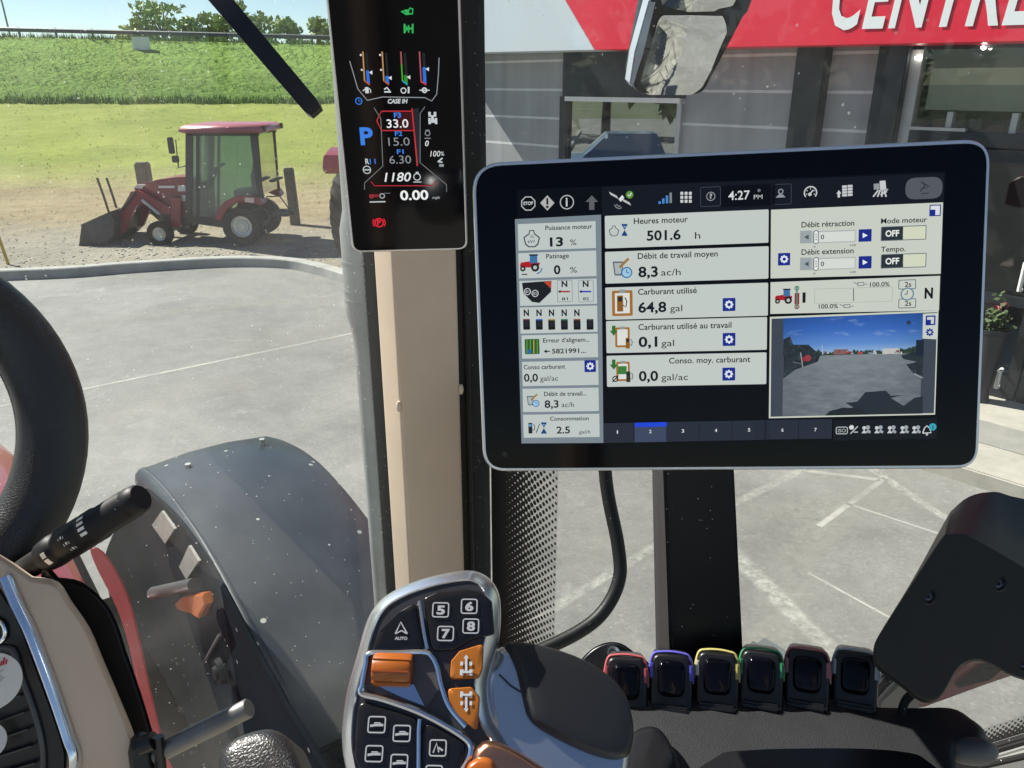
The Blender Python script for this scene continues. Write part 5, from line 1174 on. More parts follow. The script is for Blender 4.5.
kerb_xy = [(-40, 9.4), (-25, 10.4), (-16, 11.2), (-11, 11.7), (-7.53, 12.14), (-6.2, 12.62), (-4.9, 13.0), (-3.9, 12.92), (-3.2, 12.45), (-2.58, 11.81), (-2.0, 11.2), (-1.3, 10.9), (-.6, 11.0)]
kc = [V3((x, y, 0)) for x, y in smooth_open(kerb_xy, 6)]
def kerb_y(x):
    if x <= kc[0].x: return kc[0].y
    for a, b in zip(kc, kc[1:]):
        if a.x <= x <= b.x: return a.y + (b.y - a.y) * (x - a.x) / max(1e-6, b.x - a.x)
    return kc[-1].y + .4
def tz(x, y):
    t = max(0, min(1, (y - 22) / 25)); return .10 + 1.75 * t * t * (3 - 2 * t) * .55 + .8 * t + .02 * math.sin(x * 1.3 + y * .7)
m = MB(); xs = list(np.concatenate([np.linspace(-120, -42, 14), np.linspace(-40, -.6, 90), np.linspace(1, 60, 20)])); ts = np.linspace(0, 1, 46) ** 1.5
vs = []; fs = []
for x in xs:
    y0 = kerb_y(x) + .18
    for t in ts: y = y0 + (47 - y0) * t; vs.append((x, y, tz(x, y)))
n_ = len(ts)
for i in range(len(xs) - 1):
    for j in range(n_ - 1): fs.append([i * n_ + j, (i + 1) * n_ + j, (i + 1) * n_ + j + 1, i * n_ + j + 1])
m.add(vs, fs, M_terr); structure(m, 'field')
def bank_top(x): return 5.30 + max(-1, min(1.6, (-12.5 - x) * .023))
m = MB(); vs = []; fs = []; bx = np.linspace(-140, 70, 120); bt = np.linspace(0, 1, 22)
rnd = random.Random(3)
for x in bx:
    zb0 = tz(x, 46.5)
    for t in bt:
        z = zb0 + (bank_top(x) - zb0) * (t * t * (3 - 2 * t) * .35 + .65 * t) + rnd.uniform(-.10, .10) * (0 < t < 1)
        vs.append((x, 46.3 + 10.6 * t, z))
    vs.append((x, 70, bank_top(x) - .1)); vs.append((x, 110, bank_top(x) - 4))
n_ = len(bt) + 2
for i in range(len(bx) - 1):
    for j in range(n_ - 1): fs.append([i * n_ + j, (i + 1) * n_ + j, (i + 1) * n_ + j + 1, i * n_ + j + 1])
m.add(vs, fs, M_bank); structure(m, 'embankment')
m = MB(); m.sheet([(-1500, -1500, -.06), (1500, -1500, -.06), (1500, 1500, -.06), (-1500, 1500, -.06)], M_far); structure(m, 'ground', smooth=False)
m = MB(); m.sheet([(-60, -60, 0), (40, -60, 0), (40, 11.3, 0), (-.4, 11.3, 0)] + [(p.x, p.y, 0) for p in reversed(kc)] + [(-60, 9, 0)], M_asph); structure(m, 'parking_lot', smooth=False)
m = MB(); secs = []
for i, p in enumerate(kc):
    t = (kc[min(i + 1, len(kc) - 1)] - kc[max(i - 1, 0)]).normalized(); nn = V3((-t.y, t.x, 0))
    if nn.y < 0: nn = -nn
    secs.append([p + nn * a + UP * z for a, z in ((0, -.02), (.012, .135), (.03, .150), (.20, .150), (.22, .05))])
m.rings(secs, M_kerb, False, False, closed=False); structure(m, 'kerb', ang=30)
# markings
def paint_mat(name, col, keep, lo=.36, hi=.62):
    """Worn paint: ragged soft edges and bald patches through which the asphalt shows."""
    m, nt, b = base_mat(name); L = nt.links.new; out = nt.nodes['Material Output']
    b.inputs['Base Color'].default_value = (*col, 1); b.inputs['Roughness'].default_value = .8; b.inputs['Specular IOR Level'].default_value = .2
    uv = N(nt, 'ShaderNodeUVMap'); sp = N(nt, 'ShaderNodeSeparateXYZ'); L(uv.outputs[0], sp.inputs[0]); tc = N(nt, 'ShaderNodeTexCoord')
    ab = N(nt, 'ShaderNodeMath', operation='ABSOLUTE'); L(sp.outputs['X'], ab.inputs[0])
    ed = N(nt, 'ShaderNodeMapRange', interpolation_type='SMOOTHSTEP'); ed.inputs['From Min'].default_value = 1; ed.inputs['From Max'].default_value = .35; L(ab.outputs[0], ed.inputs['Value'])
    n1 = N(nt, 'ShaderNodeTexNoise'); n1.inputs['Scale'].default_value = 14; n1.inputs['Detail'].default_value = 9; n1.inputs['Roughness'].default_value = .75; L(tc.outputs['Object'], n1.inputs['Vector'])
    n2 = N(nt, 'ShaderNodeTexNoise'); n2.inputs['Scale'].default_value = 1.6; n2.inputs['Detail'].default_value = 3; L(tc.outputs['Object'], n2.inputs['Vector'])
    r1 = N(nt, 'ShaderNodeMapRange'); r1.inputs['From Min'].default_value = lo; r1.inputs['From Max'].default_value = hi; L(n1.outputs['Fac'], r1.inputs['Value'])
    r2 = N(nt, 'ShaderNodeMapRange'); r2.inputs['From Min'].default_value = .3; r2.inputs['From Max'].default_value = .6; r2.inputs['To Min'].default_value = keep * .35; r2.inputs['To Max'].default_value = keep; L(n2.outputs['Fac'], r2.inputs['Value'])
    a = N(nt, 'ShaderNodeMath', operation='MULTIPLY'); L(ed.outputs[0], a.inputs[0]); L(r1.outputs[0], a.inputs[1])
    c = N(nt, 'ShaderNodeMath', operation='MULTIPLY'); L(a.outputs[0], c.inputs[0]); L(r2.outputs[0], c.inputs[1])
    tr = N(nt, 'ShaderNodeBsdfTransparent'); ms = N(nt, 'ShaderNodeMixShader'); L(c.outputs[0], ms.inputs[0]); L(tr.outputs[0], ms.inputs[1]); L(b.outputs[0], ms.inputs[2]); L(ms.outputs[0], out.inputs['Surface'])
    return m
M_paint = paint_mat('worn_paint', (.54, .53, .48), .8); M_paint2 = paint_mat('joint_line', (.50, .48, .44), .8, .15, .5)
M_mark = paint_mat('tyre_mark', (.055, .054, .052), .45); M_dust = paint_mat('dust_streak', (.40, .385, .34), .5)
def strip(p, q, w, mat, z=.004, wob=0, bend=0, name='parking_line'):
    p, q = V3((p[0], p[1], z)), V3((q[0], q[1], z)); t = (q - p).normalized(); nn = V3((-t.y, t.x, 0)); k = 20; vs = []
    for i in range(k + 1):
        u = i / k; c = p + (q - p) * u + nn * bend * math.sin(math.pi * u)
        vs += [c + nn * w * .75, c - nn * w * .75]
    me = bpy.data.meshes.new(name); me.from_pydata(vs, [], [[2 * i, 2 * i + 2, 2 * i + 3, 2 * i + 1] for i in range(k)]); me.materials.append(mat)
    ul = me.uv_layers.new(name='UVMap')
    for lp in me.loops: vi = lp.vertex_index; ul.data[lp.index].uv = (1 if vi % 2 == 0 else -1, vi // 2)
    o = bpy.data.objects.new(name, me); COL.objects.link(o); return tag(o, kind='structure')
gp = lambda x, y: tuple(G(x, y))[:2]
def ext(a, b, s, e):
    a, b = np.array(gp(*a)), np.array(gp(*b)); return tuple(a + (a - b) * s), tuple(b + (b - a) * e)
for (a, b), w, mt in ((ext((80, 390), (345, 335), 1.0, 1.2), .05, M_paint2), (ext((740, 560), (830, 650), .6, .5), .12, M_paint), (ext((742, 500), (795, 474), .2, .6), .07, M_paint), (ext((548, 612), (658, 545), .5, .3), .07, M_paint),
                      (ext((885, 478), (945, 518), .5, .25), .075, M_paint), (ext((825, 522), (880, 482), .1, .1), .045, M_paint2), (ext((860, 508), (945, 536), .2, .3), .025, M_paint2), (ext((880, 480), (830, 474), 0, .5), .05, M_paint2), (ext((830, 585), (890, 618), .4, .5), .02, M_paint2)):
    strip(a, b, w, mt, .002 + .0004 * (int(round(w * 1e4)) % 5), .3)

for i, (a, b, w, bd, mt) in enumerate((((60, 330), (340, 300), .35, .3, M_dust), ((760, 700), (900, 470), .30, .25, M_dust), ((560, 560), (930, 500), .35, .2, M_dust), ((230, 350), (330, 330), .7, .1, M_dust), ((100, 420), (250, 380), .6, .2, M_dust))):
    strip(gp(*a), gp(*b), w, mt, .0010 + .0001 * i, 0, bd, 'tyre_mark' if mt is M_mark else 'dust_streak')
# ================================================================== EMBANKMENT TOP: rail, bushes, pole, grass
M_rail = pm('rail_steel', (.16, .17, .18), .5, .6, var=.15, vscale=3)
gr = thing('guard_rail', 'long grey steel guard rail on posts along the top of the grassy bank', 'guard rail', (-25, 57.3, 5.4))
def rail_z(x): return bank_top(x) + .60
m = MB(); X = np.linspace(-90, 40, 80); secs = []
for x in X: z = rail_z(x); secs.append([V3((x, 57.2 + dy, z + dz)) for dy, dz in ((0, 0), (-.06, -.06), (-.0, -.13), (-.06, -.21), (0, -.28), (.03, -.28), (.03, 0))])
m.rings(secs, M_rail); m.build('beam', gr)
for x in np.arange(-60, 14, 2.45):
    m = MB(); z = rail_z(x); m.obox(V3((x, 57.3, z - .42)), V3((.06, 0, 0)), V3((0, .07, 0)), UP * .45, M_rail, .01); m.build('post', gr)
leafm = [pm('leaf_pale', (.36, .42, .15), .7, var=.2, vscale=2), pm('leaf_mid', (.24, .31, .08), .7, var=.25, vscale=2), pm('leaf_dark', (.05, .085, .022), .7, var=.35, vscale=2)]
M_bark = pm('bark', (.10, .08, .06), .9, var=.3, vscale=5)
def tree(name, label, cat, loc, h, w, mats, n=700, leaf=.30, trunk=.35, group=None, seed=0):
    r = random.Random(seed); t = thing(name, label, cat, loc, group); P = V3(loc); base = h * trunk
    m = MB(); top = P + V3((r.uniform(-.1, .1) * w, 0, h * .8)); m.tube([P - UP * .2, P + (top - P) * .4, P + (top - P) * .75, top], [w * .05, w * .038, w * .022, w * .006], M_bark, 8)
    lobes = []
    for k in range(9):
        a = r.uniform(0, 6.28); rad = r.uniform(.12, .42) * w; zz = base + (h - base) * r.uniform(.12, .88); rad *= 1.15 - abs(zz / h - .55)
        c = P + V3((math.cos(a) * rad, math.sin(a) * rad, zz)); lobes.append((c, r.uniform(.16, .30) * w, r.uniform(.12, .22) * h))
        m.tube([P + (top - P) * r.uniform(.25, .6), (P + c) / 2 + UP * zz * .3, c], [w * .016, w * .01, w * .004], M_bark, 5)
    m.build('trunk', t)
    lobes.append((P + UP * (base + (h - base) * .85), w * .18, h * .16))
    m = MB()
    for k in range(n):
        c, rw_, rh_ = r.choice(lobes); d = V3((r.gauss(0, 1), r.gauss(0, 1), r.gauss(0, 1))).normalized() * (r.random() ** .45); p = c + V3((d.x * rw_, d.y * rw_, d.z * rh_))
        u = V3((r.gauss(0, 1), r.gauss(0, 1), r.gauss(0, 1))).normalized(); v = u.cross(V3((r.gauss(0, 1), r.gauss(0, 1), r.gauss(0, 1)))).normalized(); s = leaf * r.uniform(.5, 1.2)
        m.add([p - u * s, p + v * s * .55, p + u * s, p - v * s * .55], [[0, 1, 2, 3]], r.choice(mats))
    m.build('crown', t, smooth=False); return t
kinds = ['pale green feathery bush, {} behind the guard rail', 'round leafy green bush, {} behind the guard rail', 'low yellow green bush, {} behind the guard rail']
pos = ['leftmost of the row', 'widest of the row', 'close beside the widest bush', 'in the gap above the wiper', 'under the wiper arm', 'tallest of the row', 'right of the wiper arm', 'next to the narrow display edge', 'beside the display and half hidden by it']
for i, (px, hh, w) in enumerate(((140, 2.3, 3.5), (162, 3.2, 5.0), (186, 2.2, 3.0), (206, 2.6, 3.2), (226, 2.3, 3.0), (242, 3.5, 3.2), (262, 2.7, 3.6), (290, 2.4, 3.4), (318, 2.6, 3.6))):
    p = C(px, 40, 72); x, y = p.x, p.y; z = bank_top(x) - .3
    tree('bush', kinds[i % 3].format(pos[i]), 'bush', (x, y, z), hh * 1.35, w * 1.1, [leafm[0], leafm[0], leafm[1]] if i % 3 != 1 else [leafm[0], leafm[1]], 620, .30, .06, 'bushes beyond the guard rail', i + 1)
m = MB(); p = C(11, 36, 66); m.tube([(p.x, p.y, 4.5), (p.x - .15, p.y, 9), (p.x - .6, p.y, 15)], [.09, .07, .05], pm('pole_grey', (.3, .31, .32), .5, .3), 8); single(m, 'lamp_post', 'thin grey lamp post rising behind the guard rail', 'post')
p = PL(142, 50, V3((0, 54.8, 0)), V3((0, 1, 0))); m = MB()
m.obox(V3((p.x, p.y, p.z + .35)), V3((.48, 0, 0)), V3((.05, .12, 0)), V3((.03, -.02, .42)), pm('sign_white', (.72, .74, .78), .5), .02); m.tube([V3((p.x, p.y + .1, p.z - .8)), V3((p.x, p.y + .1, p.z + .3))], .04, M_rail, 8)
single(m, 'notice_board', 'small blank white board standing at the top of the green bank', 'sign')
# grass blades on the bank and ragged tufts on the field edge
M_blade = [pm('blade_a', (.13, .215, .038), .7, var=.2, vscale=1.5), pm('blade_b', (.17, .25, .05), .7, var=.2, vscale=1.5), pm('blade_c', (.09, .155, .026), .7, var=.2, vscale=1.5), pm('blade_straw', (.30, .25, .12), .8, var=.25, vscale=1.5)]
def blades(m, n, fx, fy, fz, hgt, r, mats, clump):
    for k in range(n):
        x, y = fx(), fy(); z = fz(x, y); mt = r.choice(mats)
        for j in range(clump):
            a = r.uniform(0, 6.28); s = hgt * r.uniform(.5, 1.3); px_, py_ = x + r.uniform(-.12, .12) * hgt * 4, y + r.uniform(-.12, .12) * hgt * 4; w = s * .10
            m.add([(px_ - w * math.cos(a), py_ - w * math.sin(a), z - .03), (px_ + w * math.cos(a), py_ + w * math.sin(a), z - .03), (px_ + r.uniform(-.4, .4) * s, py_ + r.uniform(-.4, .4) * s, z + s)], [[0, 1, 2]], mt)
r = random.Random(11); m = MB()
def bz_(x, y): t = (y - 46.3) / 10.6; z0 = tz(x, 46.5); return z0 + (bank_top(x) - z0) * (t * t * (3 - 2 * t) * .35 + .65 * t)
blades(m, 3400, lambda: r.uniform(-42, -9), lambda: 46.3 + 10.6 * r.random() ** 1.2, bz_, .13, r, M_blade[:3], 4)
blades(m, 500, lambda: r.uniform(-42, -9), lambda: r.uniform(56.3, 57.2), lambda x, y: bank_top(x), .28, r, M_blade[:2], 5)
blades(m, 900, lambda: r.uniform(-42, -8), lambda: 46.3 + r.gauss(0, .5), lambda x, y: bz_(x, max(y, 46.3)), .30, r, M_blade[:3], 5)
tag(m.build('bank_grass', None, smooth=False), kind='stuff')
m = MB(); M_fb = pm('blade_field', (.27, .275, .06), .8, var=.2, vscale=1.5)
blades(m, 600, lambda: r.uniform(-14, -1.5), lambda: r.uniform(14.2, 25), tz, .06, r, [M_blade[3], M_blade[3], M_fb], 4)
blades(m, 600, lambda: r.uniform(-42, -6), lambda: r.uniform(24, 46.2), tz, .08, r, [M_fb, M_blade[1]], 6)
tag(m.build('field_grass', None, smooth=False), kind='stuff')
m = MB()
for k in range(900):
    x = r.uniform(-13, -1.6); y = kerb_y(x) + .3 + abs(r.gauss(0, 1.1)); s = r.uniform(.008, .026); m.ball((x, y, tz(x, y) + s * .3), s, M_kerb if k % 3 else M_conc, 6, (1, r.uniform(.6, 1), .7))
tag(m.build('gravel', None), kind='stuff')
# fence posts and stakes
M_wood = pm('weathered_wood', (.13, .115, .10), .9, var=.35, vscale=6, bump=.4, bscale=40)
def zq(x, y): return x / 3.012, y / 3.012
def standing(px, pyb, pyt, wpx, name, label, cat, mat, lean=0, sq=True, y_off=0):
    b_ = G(*zq(px, pyb), .12); dd = (b_ - EYE).dot(FWD); h = (PL(*zq(px, pyt), b_, V3((0, 1, 0))).z - .12); w = wpx / 3.012 * dd / FPX / 2; m = MB()
    if sq: m.obox(V3((b_.x, b_.y, .12 + h / 2 - .1)), V3((w, 0, 0)), V3((0, w, 0)), V3((lean * .5, 0, h / 2 + .1)), mat, w * .25)
    else: m.tube([b_ - UP * .1, b_ + V3((lean * .5, 0, h * .5)), b_ + V3((lean, 0, h))], w, mat, 8)
    return single(m, name, label, cat)
standing(452, 640, 488, 36, 'fence_post', 'thick dark wooden post behind the bonnet of the small tractor', 'post', M_wood)
standing(888, 672, 505, 26, 'fence_post', 'slim grey wooden post at the rear hitch of the small tractor', 'post', M_wood, -.04)
standing(330, 640, 535, 7, 'stake', 'thin grey stake leaning above the loader bucket, nearer the bonnet', 'stake', M_wood, -.14, False)
standing(352, 625, 535, 7, 'stake', 'second thin grey stake leaning by the loader, beside the red arms', 'stake', M_wood, -.12, False)
standing(25, 790, 640, 9, 'marker_stake', 'yellow marker stake at the kerb above the steering wheel', 'stake', pm('marker_yellow', (.55, .38, .05), .6), -.12, False)

# ================================================================== SMALL TRACTOR WITH LOADER
tb = G(*zq(600, 735), .12); td = (tb - EYE).dot(FWD); K = td / FPX / 3.012
T0 = V3((tb.x, tb.y + .62, .12))
def tp_(zx, zy, y=0): return PL((zx - max(0, zx - 560) * .06) / 3.012, zy / 3.012, V3((0, tb.y, 0)), V3((0, 1, 0))) + V3((0, .62 + y, 0))
ct = thing('compact_tractor', 'small red cab tractor with front loader bucket parked on gravel', 'tractor', T0)
M_tr = pm('loader_red', (.24, .012, .024), .32, 0, .5, coat=.3, var=.12, vscale=5)
M_rooft = pm('roof_red_glare', (.40, .12, .145), .3, 0, .5, var=.1, vscale=3)  # red paled towards pink to carry the sky glare on the roof
M_fr = pm('cab_frame_black', (.02, .022, .022), .5, var=.2, vscale=6)
G_tr = glass_mat('tractor_glass', tint=(.64, .78, .71), refl=.06, film=.05, filmcol=(.55, .65, .58))
def tprism(pts, y0, y1, mat, bev=0): 
    m = MB(); m.prism([tp_(x, y, y0) for x, y in pts], V3((0, y1 - y0, 0)), mat, bev); return m
def bothsides(pts, w0, w1, mat, name, par, bev=0):
    for a, b in ((-w1, -w0), (w0, w1)): tprism(pts, a, b, mat, bev).build(name, par)
tprism([(378, 575), (395, 562), (450, 548), (500, 541), (556, 538), (556, 665), (520, 668), (480, 640), (430, 628), (392, 610)], -.30, .30, M_tr, .03).build('bonnet', ct)
tprism([(400, 600), (556, 610), (556, 690), (470, 690), (430, 655)], -.27, .27, M_fr, .02).build('engine', ct)
m = tprism([(398, 598), (430, 590), (430, 630), (405, 620)], -.315, .315, M_fr, .005); m.build('grille', ct)
for y in (-.315, .29): tprism([(378, 572), (392, 562), (412, 562), (404, 576)], y, y + .03, M_white, .004).build('headlight', ct)
m = MB()
for x0, y0, x1, y1 in ((526, 595, 553, 614), (515, 565, 540, 583), (455, 566, 505, 573)): m.prism([tp_(x0, y0, -.306), tp_(x1, y0, -.306), tp_(x1, y1, -.306), tp_(x0, y1, -.306)], V3((0, .004, 0)), M_white)
m.build('decal', ct)
YC = .56
tprism([(556, 655), (690, 655), (690, 690), (556, 672)], -YC, YC, M_fr, .01).build('platform', ct)
def cpost(name, pts):
    for y in (-YC, YC - .05): tprism(pts, y, y + .05, M_fr, .008).build(name, ct)
cpost('cab_post', [(554, 402), (577, 402), (575, 660), (554, 660)]); cpost('cab_post', [(760, 402), (786, 402), (800, 560), (806, 600), (788, 596), (778, 540)])
cpost('cab_rail', [(556, 398), (790, 398), (790, 410), (556, 410)]); cpost('cab_rail', [(588, 410), (597, 410), (597, 655), (588, 655)])
for y in (-YC + .02, YC - .03):
    tprism([(570, 408), (770, 408), (782, 560), (790, 592), (740, 588), (700, 602), (662, 655), (570, 655)], y, y + .008, G_tr).build('side_glass', ct)
m = MB(); m.sheet([tp_(560, 408, -.5), tp_(560, 408, .5), tp_(560, 650, .5), tp_(560, 650, -.5)], G_tr); m.build('front_glass', ct, smooth=False)
m = MB(); m.sheet([tp_(782, 408, -.5), tp_(782, 408, .5), tp_(800, 590, .5), tp_(800, 590, -.5)], G_tr); m.build('rear_glass', ct, smooth=False)
m = MB(); m.rings([[tp_(x, zy, y) for x, y in ((536 + i, -.62 + j), (808 - i, -.62 + j), (808 - i, .62 - j), (536 + i, .62 - j))] for zy, i, j in ((402, 12, .05), (396, 0, 0), (384, 4, .02), (376, 18, .08), (374, 40, .2))], M_rooft); m.build('roof', ct, ang=50)
for y in (-.6, .5):
    m = MB(); m.obox(tp_(545, 392, y + .05), V3((.05, 0, 0)), V3((0, .05, 0)), UP * .035, M_fr, .01); m.build('work_lamp', ct)
    m = MB(); m.obox(tp_(800, 390, y + .05), V3((.06, 0, .01)), V3((0, .05, 0)), UP * .05, M_fr, .01); m.build('work_lamp', ct)
m = MB(); m.tube([tp_(556, 500, -.58), tp_(540, 505, -.66), tp_(542, 470, -.70)], .012, M_fr, 6); m.obox(tp_(522, 437, -.72), V3((.04, .03, 0)), V3((0, .02, 0)), UP * .14, M_fr, .012); m.obox(tp_(534, 478, -.70), V3((.05, .03, 0)), V3((0, .02, 0)), UP * .06, M_fr, .012); m.tube([tp_(540, 505, -.66), tp_(536, 420, -.72)], .01, M_fr, 6); m.build('wing_mirror', ct)
m = MB(); m.puff(smooth_closed([tuple(tp_(x, 590, y)) for x, y in ((690, -.22), (765, -.22), (765, .22), (690, .22))], 3), UP, .05, .2, M_fr, 4, .1); m.prism([tp_(x, y, -.2) for x, y in ((748, 590), (742, 540), (752, 490), (768, 480), (778, 500), (776, 590))], V3((0, .4, 0)), M_fr, .03); m.build('seat', ct)
m = MB(); sc_ = tp_(622, 515, 0); m.tube([sc_ + V3((math.cos(a) * .16 * .8, math.sin(a) * .17, math.cos(a) * .12 * .6)) for a in np.linspace(0, 6.28, 21)[:-1]], .013, M_fr, 8, closed=True); m.tube([sc_, tp_(585, 600, 0)], .03, M_fr, 8); m.prism([tp_(x, y, -.2) for x, y in ((572, 560), (600, 550), (606, 655), (572, 655))], V3((0, .4, 0)), M_fr, .02); m.build('steering', ct)
m_out = [(656, 658), (668, 628), (690, 604), (722, 590), (760, 586), (800, 594), (812, 610), (806, 618), (770, 604), (730, 606), (702, 622), (684, 650), (680, 662)]
bothsides(m_out, .44, .72, M_tr, 'rear_fender', ct, .012)
for y in (-.735, .705): tprism([(755, 592), (784, 594), (784, 609), (755, 606)], y, y + .03, pm('lamp_pale', (.7, .55, .5), .3), .004).build('tail_lamp', ct)
for sg in (-1, 1):
    c = tp_(742, 681, sg * .60); m = MB(); tyre(m, c, (0, 1, 0), 57 * K, .26, M_tyre, 16, .025, 36); o = m.build('rear_tyre', ct); m = MB(); rim(m, c, (0, 1, 0), 32 * K, .24, M_rim, sg, 28); m.build('rear_rim', o)
    c = tp_(482, 704, sg * .60); m = MB(); tyre(m, c, (0, 1, 0), 37 * K, .19, M_tyre, 14, .018, 32); o = m.build('front_tyre', ct); m = MB(); rim(m, c, (0, 1, 0), 23 * K, .18, M_rim, sg, 28); m.build('front_rim', o)
m = MB(); m.obox(tp_(482, 700, 0), V3((.06, 0, 0)), V3((0, .55, 0)), UP * .06, M_fr, .01); m.obox(tp_(742, 680, 0), V3((.1, 0, 0)), V3((0, .55, 0)), UP * .09, M_fr, .01); m.build('axle', ct)
arm_px = [(500, 632), (484, 622), (440, 596), (400, 578), (380, 582), (352, 630), (338, 690), (346, 712), (362, 706), (380, 660), (398, 622), (430, 622), (478, 650), (498, 652)]
bothsides(arm_px, .36, .43, M_tr, 'loader_arm', ct, .008)
for sg in (-1, 1):
    m = MB(); m.tube([tp_(470, 650, sg * .45), tp_(415, 606, sg * .45)], .03, M_rim, 8); m.tube([tp_(395, 585, sg * .46), tp_(350, 640, sg * .46)], .022, M_fr, 8); m.build('loader_ram', ct)
    tprism([(500, 600), (530, 600), (530, 690), (500, 690)], sg * .38 - .04, sg * .38 + .04, M_tr, .008).build('loader_mount', ct)
M_buck = pm('bucket_steel', (.055, .058, .062), .45, .4, var=.4, vscale=6)
m = MB(); bp_ = [(236, 745), (246, 676), (290, 654), (330, 634), (344, 640)]; bk2 = [(344, 640), (350, 668), (346, 704), (325, 728), (236, 745)]
m.prism([tp_(x, y, -.68) for x, y in ((242, 742), (250, 678), (335, 638), (350, 668), (346, 704), (325, 730))], V3((0, .02, 0)), M_buck, .004); m.prism([tp_(x, y, .66) for x, y in ((242, 742), (250, 678), (335, 638), (350, 668), (346, 704), (325, 730))], V3((0, .02, 0)), M_buck, .004)
pp = [(246, 676), (335, 636), (352, 668), (348, 706), (326, 732), (236, 746)]; q_ = [(252, 682), (333, 646), (344, 670), (340, 700), (322, 724), (240, 738)]
m.rings([[tp_(x, y, yy) for x, y in pp + q_[::-1]] for yy in (-.67, .67)], M_buck); m.build('bucket', ct, ang=25)
m = MB(); m.tube([tp_(795, 655, -.1), tp_(840, 650, 0), tp_(880, 660, 0)], .035, M_fr, 8); m.tube([tp_(800, 600, -.3), tp_(840, 600, -.2), tp_(872, 650, -.1)], .012, M_fr, 6); m.obox(tp_(845, 656, 0), V3((.16, 0, 0)), V3((0, .3, 0)), UP * .03, M_fr, .01); m.obox(tp_(818, 552, 0), V3((.05, 0, 0)), V3((0, .3, 0)), UP * .02, M_fr, .01); m.build('hitch', ct)
p2 = G(352, 240, .12)
dup(ct, (G(322, 240, .12).x + 2.14, p2.y + .6, .12), R(-93), 'larger red tractor half hidden by the narrow display, only its wheel showing', None, 2.0, ('cab_post', 'cab_rail', 'side_glass', 'front_glass', 'rear_glass', 'roof', 'work_lamp', 'steering', 'wing_mirror', 'seat'))
# ================================================================== SHOP BUILDING
P0 = V3((.179, 11.5, 0)); P1 = V3((3.315, 8.2, 0)); FT = (P1 - P0).normalized(); FN = V3((FT.y, -FT.x, 0))
if FN.dot(EYE - P0) < 0: FN = -FN
def fs_(px, py, d=0): p = PL(px, py, P0 + FN * d, FN); return (p - P0).dot(FT), p.z
def FP(s, z, d=0): return P0 + FT * s + UP * z + FN * d
def fbox(m, s0, s1, z0, z1, d0, d1, mat, bev=0): m.obox(FP((s0 + s1) / 2, (z0 + z1) / 2, (d0 + d1) / 2), FT * ((s1 - s0) / 2), UP * ((z1 - z0) / 2), FN * ((d1 - d0) / 2), mat, bev)
def sx(px): return fs_(px, 95)[0]
def siding_mat():
    m, nt, b = base_mat('metal_siding'); L = nt.links.new
    tc = N(nt, 'ShaderNodeTexCoord'); sp = N(nt, 'ShaderNodeSeparateXYZ'); L(tc.outputs['Object'], sp.inputs[0])
    a = N(nt, 'ShaderNodeMath', operation='SUBTRACT'); a.inputs[1].default_value = 2.80 - .36 * 7; L(sp.outputs['Z'], a.inputs[0])
    d = N(nt, 'ShaderNodeMath', operation='DIVIDE'); d.inputs[1].default_value = .36; L(a.outputs[0], d.inputs[0])
    f = N(nt, 'ShaderNodeMath', operation='FRACT'); L(d.outputs[0], f.inputs[0])
    c = N(nt, 'ShaderNodeMath', operation='LESS_THAN'); c.inputs[1].default_value = .085; L(f.outputs[0], c.inputs[0])
    nz = N(nt, 'ShaderNodeTexNoise'); nz.inputs['Scale'].default_value = 2; nz.inputs['Detail'].default_value = 4; L(tc.outputs['Object'], nz.inputs['Vector'])
    rp = ramp(nt, [(.3, (.29, .295, .305)), (.7, (.35, .355, .365))]); L(nz.outputs['Fac'], rp.inputs['Fac'])
    mx = N(nt, 'ShaderNodeMix', data_type='RGBA'); L(c.outputs[0], mx.inputs['Factor']); L(rp.outputs['Color'], mx.inputs['A']); mx.inputs['B'].default_value = (.62, .63, .63, 1)
    mpn = N(nt, 'ShaderNodeMapping'); mpn.inputs['Scale'].default_value = (5, 5, .35); L(tc.outputs['Object'], mpn.inputs[0])
    ns = N(nt, 'ShaderNodeTexNoise'); ns.inputs['Scale'].default_value = 1.0; ns.inputs['Detail'].default_value = 6; L(mpn.outputs[0], ns.inputs['Vector'])
    rs_ = ramp(nt, [(.3, .80), (.6, 1.0)]); L(ns.outputs['Fac'], rs_.inputs['Fac'])
    mm = N(nt, 'ShaderNodeMix', data_type='RGBA', blend_type='MULTIPLY'); mm.inputs['Factor'].default_value = 1; L(mx.outputs['Result'], mm.inputs['A']); L(rs_.outputs['Color'], mm.inputs['B'])
    L(mm.outputs['Result'], b.inputs['Base Color']); b.inputs['Roughness'].default_value = .5; b.inputs['Metallic'].default_value = .1
    bp = N(nt, 'ShaderNodeBump'); bp.inputs['Distance'].default_value = .02; bp.invert = True; L(c.outputs[0], bp.inputs['Height']); L(bp.outputs['Normal'], b.inputs['Normal'])
    return m
M_sid = siding_mat(); M_dkcol = pm('dark_cladding', (.022, .026, .031), .45, .2, var=.12, vscale=3); M_signw = pm('sign_panel_white', (.60, .66, .70), .4, 0, .5, var=.03, vscale=2); M_signr = pm('sign_panel_red', (.72, .016, .045), .4, 0, .5, var=.06, vscale=2)
M_alu = pm('aluminium_frame', (.42, .43, .43), .45, .4, var=.06, vscale=8); M_int = pm('shop_interior', (.40, .43, .39), .8, var=.08, vscale=1); M_dint = pm('dark_interior', (.03, .03, .032), .8)
